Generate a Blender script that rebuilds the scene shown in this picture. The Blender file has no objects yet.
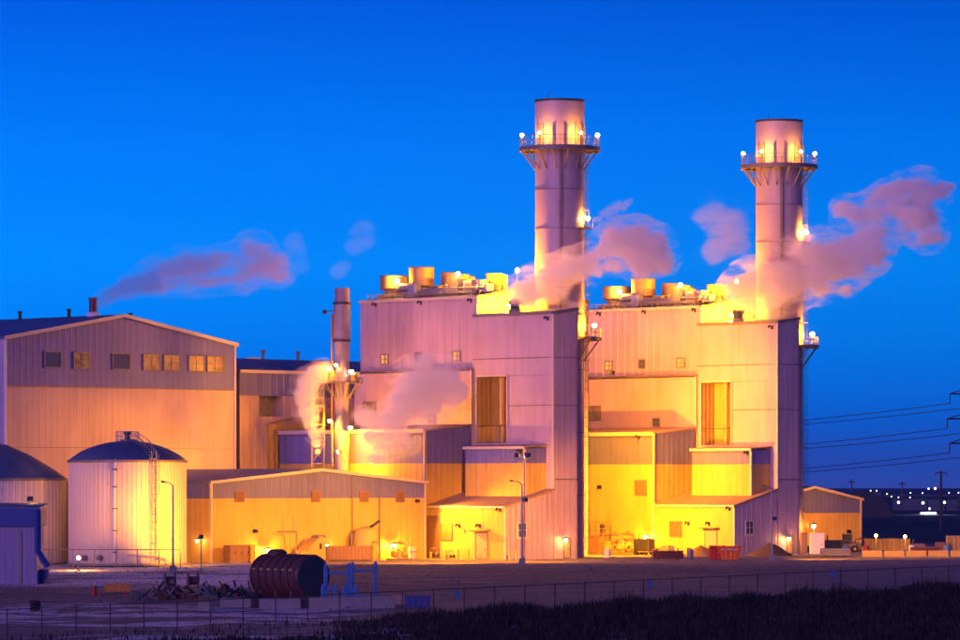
import bpy, math, random
from mathutils import Vector
random.seed(7)
sc = bpy.context.scene
COL = sc.collection
R = math.radians
# ------------------------------------------------------------------ camera
FPX, HOR, CAMH = 4200.0, 484.0, 9.4          # focal length in photo pixels, horizon row, eye height
cam_d = bpy.data.cameras.new('camera')
cam = bpy.data.objects.new('camera', cam_d); COL.objects.link(cam)
cam.location = (0, 0, CAMH); cam.rotation_euler = (R(90), 0, 0)
cam_d.sensor_width = 36; cam_d.lens = 36 * FPX / 960
cam_d.shift_y = (HOR - 320) / 960
cam_d.clip_start = 1; cam_d.clip_end = 40000
sc.camera = cam
# ------------------------------------------------------------------ sky (dusk) and afterglow
w = bpy.data.worlds.new('World'); sc.world = w; w.use_nodes = True
nt = w.node_tree; nt.nodes.clear()
wo = nt.nodes.new('ShaderNodeOutputWorld'); bg = nt.nodes.new('ShaderNodeBackground')
tc = nt.nodes.new('ShaderNodeTexCoord'); sx = nt.nodes.new('ShaderNodeSeparateXYZ')
nt.links.new(tc.outputs['Generated'], sx.inputs[0])
asn = nt.nodes.new('ShaderNodeMath'); asn.operation = 'ARCSINE'; nt.links.new(sx.outputs['Z'], asn.inputs[0])
mr = nt.nodes.new('ShaderNodeMath'); mr.operation = 'DIVIDE'; mr.use_clamp = True
mr.inputs[1].default_value = R(90); nt.links.new(asn.outputs[0], mr.inputs[0])
pw = nt.nodes.new('ShaderNodeMath'); pw.operation = 'POWER'; pw.inputs[1].default_value = 0.5
nt.links.new(mr.outputs[0], pw.inputs[0])
rp = nt.nodes.new('ShaderNodeValToRGB'); nt.links.new(pw.outputs[0], rp.inputs[0])
def lin(r, g, b):
    f = lambda c: (c / 255 / 12.92) if c <= 10 else ((c / 255 + .055) / 1.055) ** 2.4
    return (f(r), f(g), f(b), 1)
SKY = [(0.0, lin(52, 82, 180)), (0.35, lin(36, 86, 196)), (0.85, lin(6, 100, 222)), (1.7, lin(0, 122, 242)),
       (3.0, lin(0, 138, 255)), (4.6, lin(0, 124, 251)), (6.6, lin(0, 92, 226)), (14, lin(2, 56, 168)),
       (35, lin(4, 34, 115)), (90, lin(4, 25, 90))]
el = rp.color_ramp.elements
while len(el) < len(SKY): el.new(0.5)
for e, (d, c) in zip(el, SKY):
    e.position = math.sqrt(d / 90); e.color = c
# the west (left) side of the sky is a little brighter than the east
az = nt.nodes.new('ShaderNodeMapRange'); az.inputs[1].default_value = -0.22; az.inputs[2].default_value = 0.22
az.inputs[3].default_value = 1.13; az.inputs[4].default_value = 0.80
nt.links.new(sx.outputs['X'], az.inputs[0])
mx = nt.nodes.new('ShaderNodeVectorMath'); mx.operation = 'SCALE'
nt.links.new(rp.outputs[0], mx.inputs[0]); nt.links.new(az.outputs[0], mx.inputs['Scale'])
nt.links.new(mx.outputs[0], bg.inputs[0]); bg.inputs[1].default_value = 1.0
nt.links.new(bg.outputs[0], wo.inputs[0])
sun_d = bpy.data.lights.new('afterglow_sun', 'SUN'); sun = bpy.data.objects.new('afterglow_sun', sun_d)
COL.objects.link(sun); sun_d.energy = 1.3; sun_d.angle = R(40); sun_d.color = (0.82, 0.39, 1.0)
sun.rotation_euler = Vector((0.52, 0.82, -0.18)).to_track_quat('-Z', 'Y').to_euler()
sc.view_settings.view_transform = 'Standard'; sc.view_settings.look = 'None'
sc.view_settings.exposure = 0; sc.view_settings.gamma = 1
sc.cycles.use_denoising = True
sc.cycles.max_bounces = 7; sc.cycles.diffuse_bounces = 3; sc.cycles.glossy_bounces = 2
sc.cycles.volume_bounces = 6; sc.cycles.transparent_max_bounces = 12
sc.cycles.caustics_reflective = False; sc.cycles.caustics_refractive = False
sc.cycles.sample_clamp_indirect = 6
sc.cycles.use_light_tree = True
SODIUM = (1.0, 0.32, 0.002)
LS = 1.0                                       # one dial for all lamps
# ------------------------------------------------------------------ pixel helpers (a pixel is only a direction)
def at(px, py, Y):
    return Vector(((px - 480) * Y / FPX, Y, CAMH - (py - HOR) * Y / FPX))
def zat(py, Y): return CAMH - (py - HOR) * Y / FPX
def lerp(a, b, t): return a + (b - a) * t
def sstep(a, b, x):
    t = max(0, min(1, (x - a) / (b - a))); return t * t * (3 - 2 * t)
def fence_y(X): return lerp(365, 415, (X + 36) / 82)
def terrain(X, Y):
    k = max(-0.15, min(1.15, (X + 36) / 82))
    zf, yf = lerp(-3.75, -1.15, k), lerp(365, 415, k)
    if Y >= yf: z = lerp(zf, 0, sstep(yf, 487, Y) * 0.35 + 0.65 * max(0, min(1, (Y - yf) / (487 - yf))))
    else: z = lerp(zf, -4.1, sstep(0, 62, yf - Y))
    z += 0.10 * math.sin(X * .31 + Y * .17) * (1 - sstep(440, 470, Y)) + 0.06 * math.sin(X * .77 - Y * .43) * (1 - sstep(440, 470, Y))
    return z
def ground(px, py):
    Y = 330.0
    while Y < 2500:
        p = at(px, py, Y)
        if p.z <= terrain(p.x, Y): return Vector((p.x, Y, terrain(p.x, Y)))
        Y += 0.25
    return at(px, py, Y)
# ------------------------------------------------------------------ materials
MATS = {}
def mat(name, col, rough=0.6, metal=0.0, nscale=0.0, namt=0.25, bump=0.0, streak=False, emit=None, estr=0, spec=0.4):
    if name in MATS: return MATS[name]
    m = bpy.data.materials.new(name); m.use_nodes = True; MATS[name] = m
    t = m.node_tree; b = t.nodes['Principled BSDF']
    b.inputs['Base Color'].default_value = (*col, 1); b.inputs['Roughness'].default_value = rough
    b.inputs['Metallic'].default_value = metal; b.inputs['Specular IOR Level'].default_value = spec
    if emit:
        b.inputs['Emission Color'].default_value = (*emit, 1); b.inputs['Emission Strength'].default_value = estr
    if nscale:
        c = t.nodes.new('ShaderNodeTexCoord'); mp = t.nodes.new('ShaderNodeMapping')
        if streak: mp.inputs['Scale'].default_value = (1, 1, 0.12)
        t.links.new(c.outputs['Object'], mp.inputs[0])
        n = t.nodes.new('ShaderNodeTexNoise'); n.inputs['Scale'].default_value = nscale; n.inputs['Detail'].default_value = 6
        n.inputs['Roughness'].default_value = .65
        t.links.new(mp.outputs[0], n.inputs['Vector'])
        n2 = t.nodes.new('ShaderNodeTexNoise'); n2.inputs['Scale'].default_value = nscale * .13; n2.inputs['Detail'].default_value = 3
        t.links.new(c.outputs['Object'], n2.inputs['Vector'])
        ad = t.nodes.new('ShaderNodeMath'); ad.operation = 'ADD'
        t.links.new(n.outputs[0], ad.inputs[0]); t.links.new(n2.outputs[0], ad.inputs[1])
        r = t.nodes.new('ShaderNodeMapRange'); r.inputs[1].default_value = .6; r.inputs[2].default_value = 1.4
        r.inputs[3].default_value = 1 - namt; r.inputs[4].default_value = 1 + namt * .6
        t.links.new(ad.outputs[0], r.inputs[0])
        s = t.nodes.new('ShaderNodeVectorMath'); s.operation = 'SCALE'; s.inputs[0].default_value = col
        t.links.new(r.outputs[0], s.inputs['Scale']); t.links.new(s.outputs[0], b.inputs['Base Color'])
        if emit:
            em = t.nodes.new('ShaderNodeMapRange'); em.inputs[1].default_value = .75; em.inputs[2].default_value = 1.25; em.inputs[3].default_value = .1 * estr; em.inputs[4].default_value = 1.9 * estr
            t.links.new(ad.outputs[0], em.inputs[0]); t.links.new(em.outputs[0], b.inputs['Emission Strength'])
        if bump:
            bp = t.nodes.new('ShaderNodeBump'); bp.inputs['Strength'].default_value = bump; bp.inputs['Distance'].default_value = .1
            t.links.new(n.outputs[0], bp.inputs['Height']); t.links.new(bp.outputs[0], b.inputs['Normal'])
    return m
M_BEIGE = mat('beige_cladding', (.66, .45, .11), .5, 0, 1.1, .28, .05, True)  # blue kept low: part of the sodium gold is in this colour
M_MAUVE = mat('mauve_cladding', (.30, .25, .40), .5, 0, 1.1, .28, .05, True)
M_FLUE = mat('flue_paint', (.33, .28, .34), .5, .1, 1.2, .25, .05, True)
M_ROSE = mat('rose_beige_cladding', (.60, .43, .39), .5, 0, 1.1, .28, .05, True)  # pinker than the beige: the dusk light there is partly in the colour
M_PALE = mat('pale_cladding', (.58, .42, .52),   .45, 0, 1.0, .28, .05, True)  # lavender base holds part of the violet dusk light
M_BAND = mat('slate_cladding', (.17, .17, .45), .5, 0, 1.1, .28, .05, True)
M_TRIM = mat('cream_trim', (.66, .58, .48), .5)
M_ROOF = mat('blue_grey_roofing', (.12, .15, .27), .45, 0, .8, .25, .05)
M_RUST = mat('brown_roofing', (.42, .28, .22), .6, 0, .8, .25, .05)
M_TANK = mat('tank_steel', (.58, .52, .50), .55, .0, .9, .15, .05, True)
M_STACK = mat('stack_paint', (.47, .37, .44), .5, .1, .7, .16, .05, True)
M_DARK = mat('dark_steel', (.06, .06, .07), .5, .3, 2, .3)
M_GREY = mat('galvanised_steel', (.32, .32, .34), .45, .5, 2, .25)
M_STEEL = mat('weathered_steel', (.26, .22, .20), .55, .3, 2, .3)
M_WHITE = mat('white_paint', (.78, .76, .74), .45, 0, 2, .1)
M_BROWN = mat('brown_paint', (.30, .17, .10), .55, 0, 2, .25)
M_DOOR = mat('tan_door', (.48, .36, .24), .5, 0, 2, .12)
M_GLASS = mat('dark_window_glass', (.10, .10, .14), .12, 0, spec=.5)
M_LITGL = mat('lit_window_glass', (.4, .25, .1), .3, 0, emit=(1, .50, .07), estr=.75)
M_WARMGL = mat('warm_window_glass', (.26, .15, .10), .3, 0, 1.6, .8, emit=(1, .42, .08), estr=.14)
M_SHUT = mat('brown_shutter', (.34, .15, .05), .5, 0, 2, .2)
M_LAMP = mat('lamp_lens', (1, .8, .5), .4, emit=(1, .70, .24), estr=60)
M_LAMPW = mat('pale_lamp_lens', (1, .95, .9), .4, emit=(1, .85, .62), estr=45)
M_FARW = mat('far_white_lamp', (1, 1, 1), .4, emit=(.7, .92, 1), estr=5)
M_FARO = mat('far_orange_lamp', (1, .7, .4), .4, emit=(1, .5, .12), estr=9)
M_CONC = mat('weathered_concrete', (.30, .28, .27), .85, 0, 1.5, .3, .2)
M_BLUE = mat('blue_paint', (.11, .26, .54), .45, .1, 2, .2)
M_BLUED = mat('deep_blue_paint', (.04, .08, .30), .5, 0, 2, .2)
M_ORANGE = mat('orange_paint', (.78, .17, .02), .5, 0, 2, .25)
M_RED = mat('red_paint', (.45, .05, .03), .5, 0, 2, .2)
M_SOIL = mat('dug_soil', (.13, .09, .065), .95, 0, 1.5, .4, .5)
M_VESSEL = mat('vessel_primer', (.17, .065, .055), .42, .2, 2, .3)
M_DRUM = mat('yellow_fan_housing', (.56, .38, .12), .5, .2, 2, .2)  # even yellow base with mild noise
M_DUCT = mat('silver_duct', (.55, .53, .52), .35, .5, 2, .2)
M_RUBBER = mat('black_rubber', (.02, .02, .02), .8)
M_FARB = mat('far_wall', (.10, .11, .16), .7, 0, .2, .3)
M_WOOD = mat('pole_timber', (.07, .055, .05), .8)
# ------------------------------------------------------------------ mesh collector
class MB:
    def __init__(s): s.v, s.f = [], []
    def face(s, pts):
        n = len(s.v); s.v += [tuple(p) for p in pts]; s.f.append(tuple(range(n, n + len(pts))))
    def loft(s, rings, close=True, cap0=True, cap1=True):
        n0 = len(s.v); k = len(rings[0])
        for r in rings: s.v += [tuple(p) for p in r]
        for i in range(len(rings) - 1):
            for j in range(k if close else k - 1):
                a = n0 + i * k + j; b = n0 + i * k + (j + 1) % k
                s.f.append((a, b, b + k, a + k))
        if cap0: s.f.append(tuple(n0 + j for j in range(k))[::-1])
        if cap1: s.f.append(tuple(n0 + (len(rings) - 1) * k + j for j in range(k)))
        return s
    def box(s, c, dx, dy, dz, ax=(1, 0), top=1.0, topy=None):     # c = centre of the base; ax = XY direction of its length
        c = Vector(c); a = Vector((ax[0], ax[1], 0)).normalized(); b = Vector((-a.y, a.x, 0)); ty = top if topy is None else topy
        r0 = [c + a * (i * dx / 2) + b * (j * dy / 2) for i, j in ((-1, -1), (1, -1), (1, 1), (-1, 1))]
        r1 = [c + a * (i * dx / 2 * top) + b * (j * dy / 2 * ty) + Vector((0, 0, dz)) for i, j in ((-1, -1), (1, -1), (1, 1), (-1, 1))]
        return s.loft([r0, r1])
    def bevbox(s, c, dx, dy, dz, ax=(1, 0), bv=.05):
        c = Vector(c)
        def ring(z, k):
            a = Vector((ax[0], ax[1], 0)).normalized(); b = Vector((-a.y, a.x, 0)); hx, hy = dx / 2 - k, dy / 2 - k
            pts = [(-hx, -hy + bv), (-hx + bv, -hy), (hx - bv, -hy), (hx, -hy + bv), (hx, hy - bv), (hx - bv, hy), (-hx + bv, hy), (-hx, hy - bv)]
            return [c + a * x + b * y + Vector((0, 0, z)) for x, y in pts]
        return s.loft([ring(0, bv), ring(bv, 0), ring(dz - bv, 0), ring(dz, bv)])
    def tube(s, pts, r, n=8, r1=None):
        pts = [Vector(p) for p in pts]; rings = []
        for i, p in enumerate(pts):
            d = (pts[min(i + 1, len(pts) - 1)] - pts[max(i - 1, 0)]).normalized()
            u = d.cross(Vector((0, 0, 1)))
            if u.length < 1e-3: u = Vector((1, 0, 0))
            u.normalize(); q = d.cross(u)
            rr = r if r1 is None else lerp(r, r1, i / max(1, len(pts) - 1))
            rings.append([p + (u * math.cos(k * 2 * math.pi / n) + q * math.sin(k * 2 * math.pi / n)) * rr for k in range(n)])
        return s.loft(rings)
    def lathe(s, c, prof, n=24, cap0=True, cap1=True):            # prof: (radius, z)
        c = Vector(c)
        return s.loft([[c + Vector((r * math.cos(k * 2 * math.pi / n), r * math.sin(k * 2 * math.pi / n), z)) for k in range(n)] for r, z in prof], True, cap0, cap1)
    def ring(s, c, r0, r1, z0, z1, n=32, a0=0, a1=2 * math.pi):
        c = Vector(c); full = a1 - a0 > 6.28; m = n if full else n + 1; rings = []
        for k in range(m):
            a = a0 + (a1 - a0) * k / n; d = Vector((math.cos(a), math.sin(a), 0))
            rings.append([c + d * r0 + Vector((0, 0, z0)), c + d * r1 + Vector((0, 0, z0)), c + d * r1 + Vector((0, 0, z1)), c + d * r0 + Vector((0, 0, z1))])
        if full: rings.append(rings[0])
        return s.loft(rings, True, not full, not full)
    def sphere(s, c, r, n=10, zs=1.0):
        return s.lathe(c, [(max(.001, r * math.sin(math.pi * i / n)), -r * zs * math.cos(math.pi * i / n)) for i in range(n + 1)], n * 2)
    def slab(s, pts, th):                                          # polygon extruded straight down
        up = [Vector(p) for p in pts]; dn = [p - Vector((0, 0, th)) for p in up]
        return s.loft([dn, up])
    def build(s, name, m, parent=None, smooth=False, kind=None):
        o0 = parent
        off = Vector((0, 0, 0))
        while o0 is not None: off += o0.location; o0 = o0.parent
        if parent is None and s.v:                                 # origin at the middle of the base
            xs = [p[0] for p in s.v]; ys = [p[1] for p in s.v]; zs = [p[2] for p in s.v]
            loc = Vector(((min(xs) + max(xs)) / 2, (min(ys) + max(ys)) / 2, min(zs)))
        else: loc = Vector((0, 0, 0))
        o_ = off + loc
        me = bpy.data.meshes.new(name)
        me.from_pydata([(x - o_.x, y - o_.y, z - o_.z) for x, y, z in s.v], [], s.f)
        me.materials.append(m)
        import bmesh
        bm = bmesh.new(); bm.from_mesh(me); bmesh.ops.recalc_face_normals(bm, faces=bm.faces); bm.to_mesh(me); bm.free()
        if smooth:
            me.polygons.foreach_set('use_smooth', [True] * len(me.polygons))
            me.set_sharp_from_angle(angle=R(35))
        o = bpy.data.objects.new(name, me); COL.objects.link(o); o.location = loc
        if parent: o.parent = parent
        if kind: o['kind'] = kind
        return o
def thing(name, label, cat, loc, group=None):
    o = bpy.data.objects.new(name, None); COL.objects.link(o); o.location = loc; o.empty_display_size = .5
    return tag(o, label, cat, group)
def tag(o, label, cat, group=None):
    o['label'] = label; o['category'] = cat
    if group: o['group'] = group
    return o
def copy_tree(o, parent=None, delta=None):
    c = o.copy(); COL.objects.link(c); c.parent = parent
    if delta is not None: c.location = o.location + delta
    for ch in list(o.children): copy_tree(ch, c)
    return c
class Frame:                                                       # d1 along the front (left to right), d2 into the building
    def __init__(s, ox, oy, d1, d2): s.o = Vector((ox, oy)); s.d1 = Vector(d1); s.d2 = Vector(d2)
    def xy(s, a, t): p = s.o + s.d1 * a + s.d2 * t; return (p.x, p.y)
    def p(s, a, t, z): x, y = s.xy(a, t); return Vector((x, y, z))
    def s_px(s, px, t):
        k = (px - 480) / FPX; q = s.o + s.d2 * t
        return (k * q.y - q.x) / (s.d1.x - k * s.d1.y)
    def t_px(s, px, a):
        k = (px - 480) / FPX; q = s.o + s.d1 * a
        return (k * q.y - q.x) / (s.d2.x - k * s.d2.y)
    def z(s, a, t, py): return zat(py, s.xy(a, t)[1])
C = math.sqrt(.5)
def wall(parent, name, P, Q, zb, zt, m, pitch=1.0, rib=.022, th=.2):
    P, Q = Vector(P), Vector(Q); L = (Q - P).length; d = (Q - P) / L; n = Vector((d.y, -d.x))
    fb = zb if callable(zb) else (lambda x: zb); ft = zt if callable(zt) else (lambda x: zt)
    k = max(1, round(L / pitch)); st = []
    for i in range(k):
        a, w_ = L * i / k, L / k
        for fr, off in ((0, 0), (.30, 0), (.38, rib), (.62, rib), (.70, 0)): st.append((a + fr * w_, off))
    st.append((L, 0))
    mb = MB(); rings = []
    for x, off in st:
        p = P + d * x + n * off; q = P + d * x - n * th
        rings.append([(p.x, p.y, fb(x)), (p.x, p.y, ft(x)), (q.x, q.y, ft(x)), (q.x, q.y, fb(x))])
    mb.loft(rings)
    return mb.build(name, m, parent)
def bar(parent, name, P, Q, z0, z1, out0, out1, m):               # a straight trim along the wall P-Q (out = distance outwards); z may be pairs
    P, Q = Vector(P), Vector(Q); d = (Q - P).normalized(); n = Vector((d.y, -d.x)); mb = MB()
    z0 = z0 if isinstance(z0, tuple) else (z0, z0); z1 = z1 if isinstance(z1, tuple) else (z1, z1)
    mb.loft([[(*(b + n * out0), z0[i]), (*(b + n * out1), z0[i]), (*(b + n * out1), z1[i]), (*(b + n * out0), z1[i])] for i, b in ((0, P), (1, Q))])
    return mb.build(name, m, parent)
def window(parent, P, Q, z0, z1, gm, name='window', fm=None, mull=1, out=.16, fw=.14):
    fm = fm or M_STEEL
    P, Q = Vector(P), Vector(Q); L = (Q - P).length; d = (Q - P) / L; n = Vector((d.y, -d.x)); mb = MB()
    def pc(x0, x1, a, b, o0, o1, mm=None):
        (mm or mb).loft([[(*(P + d * x + n * o0), a), (*(P + d * x + n * o1), a), (*(P + d * x + n * o1), b), (*(P + d * x + n * o0), b)] for x in (x0, x1)])
    pc(0, fw, z0, z1, 0, out); pc(L - fw, L, z0, z1, 0, out); pc(fw, L - fw, z0, z0 + fw, 0, out); pc(fw, L - fw, z1 - fw, z1, 0, out)
    for i in range(1, mull + 1): pc(L * i / (mull + 1) - .04, L * i / (mull + 1) + .04, z0 + fw, z1 - fw, .075, out - .03)
    if mull and name == 'window': pc(fw, L - fw, (z0 + z1) / 2 - .04, (z0 + z1) / 2 + .04, .076, out - .04)
    o = mb.build(name, fm, parent); g = MB(); pc(fw, L - fw, z0 + fw, z1 - fw, -.02, .074, g); g.build('pane', gm, o)
    return o
def louvre(parent, P, Q, z0, z1, m):
    o = window(parent, P, Q, z0, z1, M_DARK, 'vent', m, 0)
    P, Q = Vector(P), Vector(Q); L = (Q - P).length; d = (Q - P) / L; n = Vector((d.y, -d.x)); k = 5
    for i in range(k):
        zz = lerp(z0 + .14, z1 - .14, (i + .5) / k); h = (z1 - z0 - .28) / k * .8; mb = MB()
        mb.loft([[(*(P + d * x + n * .07), zz + h * .5), (*(P + d * x + n * .15), zz - h * .5), (*(P + d * x + n * .17), zz - h * .45), (*(P + d * x + n * .09), zz + h * .55)] for x in (.14, L - .14)])
        mb.build('slat', m, o)
    return o
def door(parent, P, Q, z0, z1, m=None):
    o = window(parent, P, Q, z0, z1, m or M_DOOR, 'door', M_STEEL, 0, .14, .12); o.children[0].name = 'door_leaf'
    P, Q = Vector(P), Vector(Q); d = (Q - P).normalized(); n = Vector((d.y, -d.x)); c = P + d * ((Q - P).length - .32) + n * .10
    MB().box((c.x, c.y, z0 + 1.15), .22, .06, .09, d).build('handle', M_DARK, o)
    return o
# ------------------------------------------------------------------ lamps
def add_light(parent, loc, power, kind='POINT', target=None, spot=120, r=.25, col=SODIUM, blend=.8):
    d = bpy.data.lights.new('lamp_light', kind); d.energy = power * LS; d.color = col; d.shadow_soft_size = r
    if kind == 'SPOT': d.spot_size = R(spot); d.spot_blend = blend
    o = bpy.data.objects.new('lamp_light', d); COL.objects.link(o)
    if parent:
        o.parent = parent; o.location = Vector(loc) - parent.location
    else: o.location = loc
    if target is not None: o.rotation_euler = (Vector(target) - Vector(loc)).to_track_quat('-Z', 'Y').to_euler()
    return o
def wall_lamp(loc, out, power, label, group=None, r=.26, lens=None, drop=.5):
    """a lantern on a short bracket: backplate, arm, hood, globe"""
    loc = Vector(loc); n = Vector((out[0], out[1], 0)).normalized()
    t = thing('wall_lamp', label, 'lamp', loc - n * drop, group)
    MB().box(loc - n * (drop - .04) + Vector((0, 0, -.2)), .08, .3, .5, n).build('backplate', M_STEEL, t)
    MB().tube([loc - n * drop + Vector((0, 0, .2)), loc + Vector((0, 0, .42))], .04, 6).build('arm', M_STEEL, t)
    MB().lathe(loc + Vector((0, 0, r * .7)), [(r * 1.25, 0), (r * 1.1, .08), (.06, .22)], 12).build('hood', M_STEEL, t)
    MB().sphere(loc, r * .8, 8).build('globe', lens or M_LAMP, t, True)
    add_light(t, loc + n * (r + .12) + Vector((0, 0, -.05)), power, r=.2)
    return t
def floodlight(loc, target, power, label, group=None, spot=130, base=None, size=.5):
    """a box flood: yoke, housing, lens, aimed at target"""
    loc = Vector(loc); d = (Vector(target) - loc).normalized(); side = d.cross(Vector((0, 0, 1))).normalized(); up = side.cross(d)
    t = thing('floodlight', label, 'floodlight', base if base is not None else loc - Vector((0, 0, .45)), group)
    h = MB(); a = size
    def ringp(c, w_, h_): return [c + side * (i * w_) + up * (j * h_) for i, j in ((-1, -1), (1, -1), (1, 1), (-1, 1))]
    h.loft([ringp(loc - d * .35, a * .35, a * .3), ringp(loc - d * .1, a * .6, a * .5), ringp(loc + d * .08, a * .62, a * .52)])
    h.build('housing', M_DARK, t)
    l = MB(); l.loft([ringp(loc + d * .081, a * .54, a * .44), ringp(loc + d * .10, a * .54, a * .44)]); l.build('lens', M_LAMP, t)
    y = MB(); y.tube([loc - side * a * .66, loc - side * a * .66 - Vector((0, 0, .42)), loc + side * a * .66 - Vector((0, 0, .42)), loc + side * a * .66], .03, 5); y.build('yoke', M_STEEL, t)
    add_light(t, loc + d * .35, power, 'SPOT', target, spot, .25)
    return t
# =================================================================== GROUND
def axis(segs):
    out = []
    for a, b, st in segs:
        x = a
        while x < b - 1e-6: out.append(x); x += st
    out.append(segs[-1][1]); return out
GX = axis([(-5000, -1000, 2000), (-1000, -120, 110), (-120, 130, 2.0), (130, 1000, 120), (1000, 5000, 2000)])
GY = axis([(-200, 280, 60), (280, 500, 2.0), (500, 700, 20), (700, 2000, 130), (2000, 9000, 1000)])
gm_ = bpy.data.meshes.new('ground')
nx = len(GX)
gm_.from_pydata([(x, y, terrain(x, y)) for y in GY for x in GX], [], [(j * nx + i, j * nx + i + 1, (j + 1) * nx + i + 1, (j + 1) * nx + i) for j in range(len(GY) - 1) for i in range(nx - 1)])
gm_.polygons.foreach_set('use_smooth', [True] * len(gm_.polygons))
def ground_material():
    m = bpy.data.materials.new('yard_ground'); m.use_nodes = True; t = m.node_tree; b = t.nodes['Principled BSDF']
    N, L = t.nodes.new, t.links.new
    c = N('ShaderNodeTexCoord'); sp = N('ShaderNodeSeparateXYZ'); L(c.outputs['Object'], sp.inputs[0])
    def noise(scale, det=5, sxy=(1, 1, 1)):
        mp = N('ShaderNodeMapping'); mp.inputs['Scale'].default_value = sxy; L(c.outputs['Object'], mp.inputs[0])
        n = N('ShaderNodeTexNoise'); n.inputs['Scale'].default_value = scale; n.inputs['Detail'].default_value = det; n.inputs['Roughness'].default_value = .65
        L(mp.outputs[0], n.inputs['Vector']); return n.outputs[0]
    def rng(v, a, b_, c_=0, d=1):
        r = N('ShaderNodeMapRange'); r.inputs[1].default_value = a; r.inputs[2].default_value = b_; r.inputs[3].default_value = c_; r.inputs[4].default_value = d
        L(v, r.inputs[0]); return r.outputs[0]
    def mth(op, a, b_):
        q = N('ShaderNodeMath'); q.operation = op
        for i, v in enumerate((a, b_)):
            if isinstance(v, (int, float)): q.inputs[i].default_value = v
            else: L(v, q.inputs[i])
        return q.outputs[0]
    def mix(f, a, b_):
        q = N('ShaderNodeMix'); q.data_type = 'RGBA'; L(f, q.inputs[0])
        for i, v in ((6, a), (7, b_)):
            if isinstance(v, tuple): q.inputs[i].default_value = (*v, 1)
            else: L(v, q.inputs[i])
        return q.outputs[2]
    wob = mth('MULTIPLY', mth('SUBTRACT', noise(.05, 4), .5), 30)
    Y = mth('ADD', sp.outputs[1], wob)
    fine = noise(1.3, 8)
    soil = mix(rng(fine, .3, .7), (.155, .13, .125), (.31, .265, .25))
    gravel = mix(rng(noise(.6, 8, (1, .35, 1)), .3, .7), (.20, .17, .155), (.40, .35, .32))
    ruts = rng(noise(.5, 6, (.06, 1.6, 1)), .38, .62, .62, 1.25)
    sv = N('ShaderNodeVectorMath'); sv.operation = 'SCALE'; L(soil, sv.inputs[0]); L(ruts, sv.inputs['Scale']); soil = sv.outputs[0]
    col = mix(rng(Y, 478, 490), soil, gravel)
    far = mix(rng(noise(.012, 5, (.35, 1, 1)), .35, .65), (.030, .032, .042), (.075, .072, .08))
    col = mix(rng(sp.outputs[1], 600, 680), col, far)
    # thin snow: patches in the low ground on the west side, a packed strip before the tanks, a strip below the weeds
    sn = noise(.16, 6, (.45, 1.3, 1))
    west = rng(sp.outputs[0], -16, -24)
    west2 = rng(sp.outputs[0], -8, -14)
    m1 = mth('MULTIPLY', mth('MULTIPLY', rng(sn, .49, .52), west2), mth('MULTIPLY', rng(Y, 372, 378), rng(Y, 412, 404)))
    m2 = mth('MULTIPLY', mth('MULTIPLY', rng(sn, .40, .48), west), mth('MULTIPLY', rng(Y, 436, 446), rng(sp.outputs[1], 500, 494)))
    m3 = mth('MULTIPLY', rng(sn, .50, .56), mth('MULTIPLY', rng(Y, 362, 354), rng(Y, 330, 340)))
    snow = mth('MINIMUM', mth('ADD', mth('ADD', m1, m2), m3), 1)
    snow = mth('MULTIPLY', snow, rng(fine, .28, .45))
    L(mix(snow, col, (.74, .74, .78)), b.inputs['Base Color']); b.inputs['Roughness'].default_value = .9
    b.inputs['Specular IOR Level'].default_value = .15
    bp = N('ShaderNodeBump'); bp.inputs['Strength'].default_value = .7; bp.inputs['Distance'].default_value = .25
    L(fine, bp.inputs['Height']); L(bp.outputs[0], b.inputs['Normal'])
    return m
gm_.materials.append(ground_material())
g = bpy.data.objects.new('ground', gm_); COL.objects.link(g); g['kind'] = 'structure'
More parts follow.
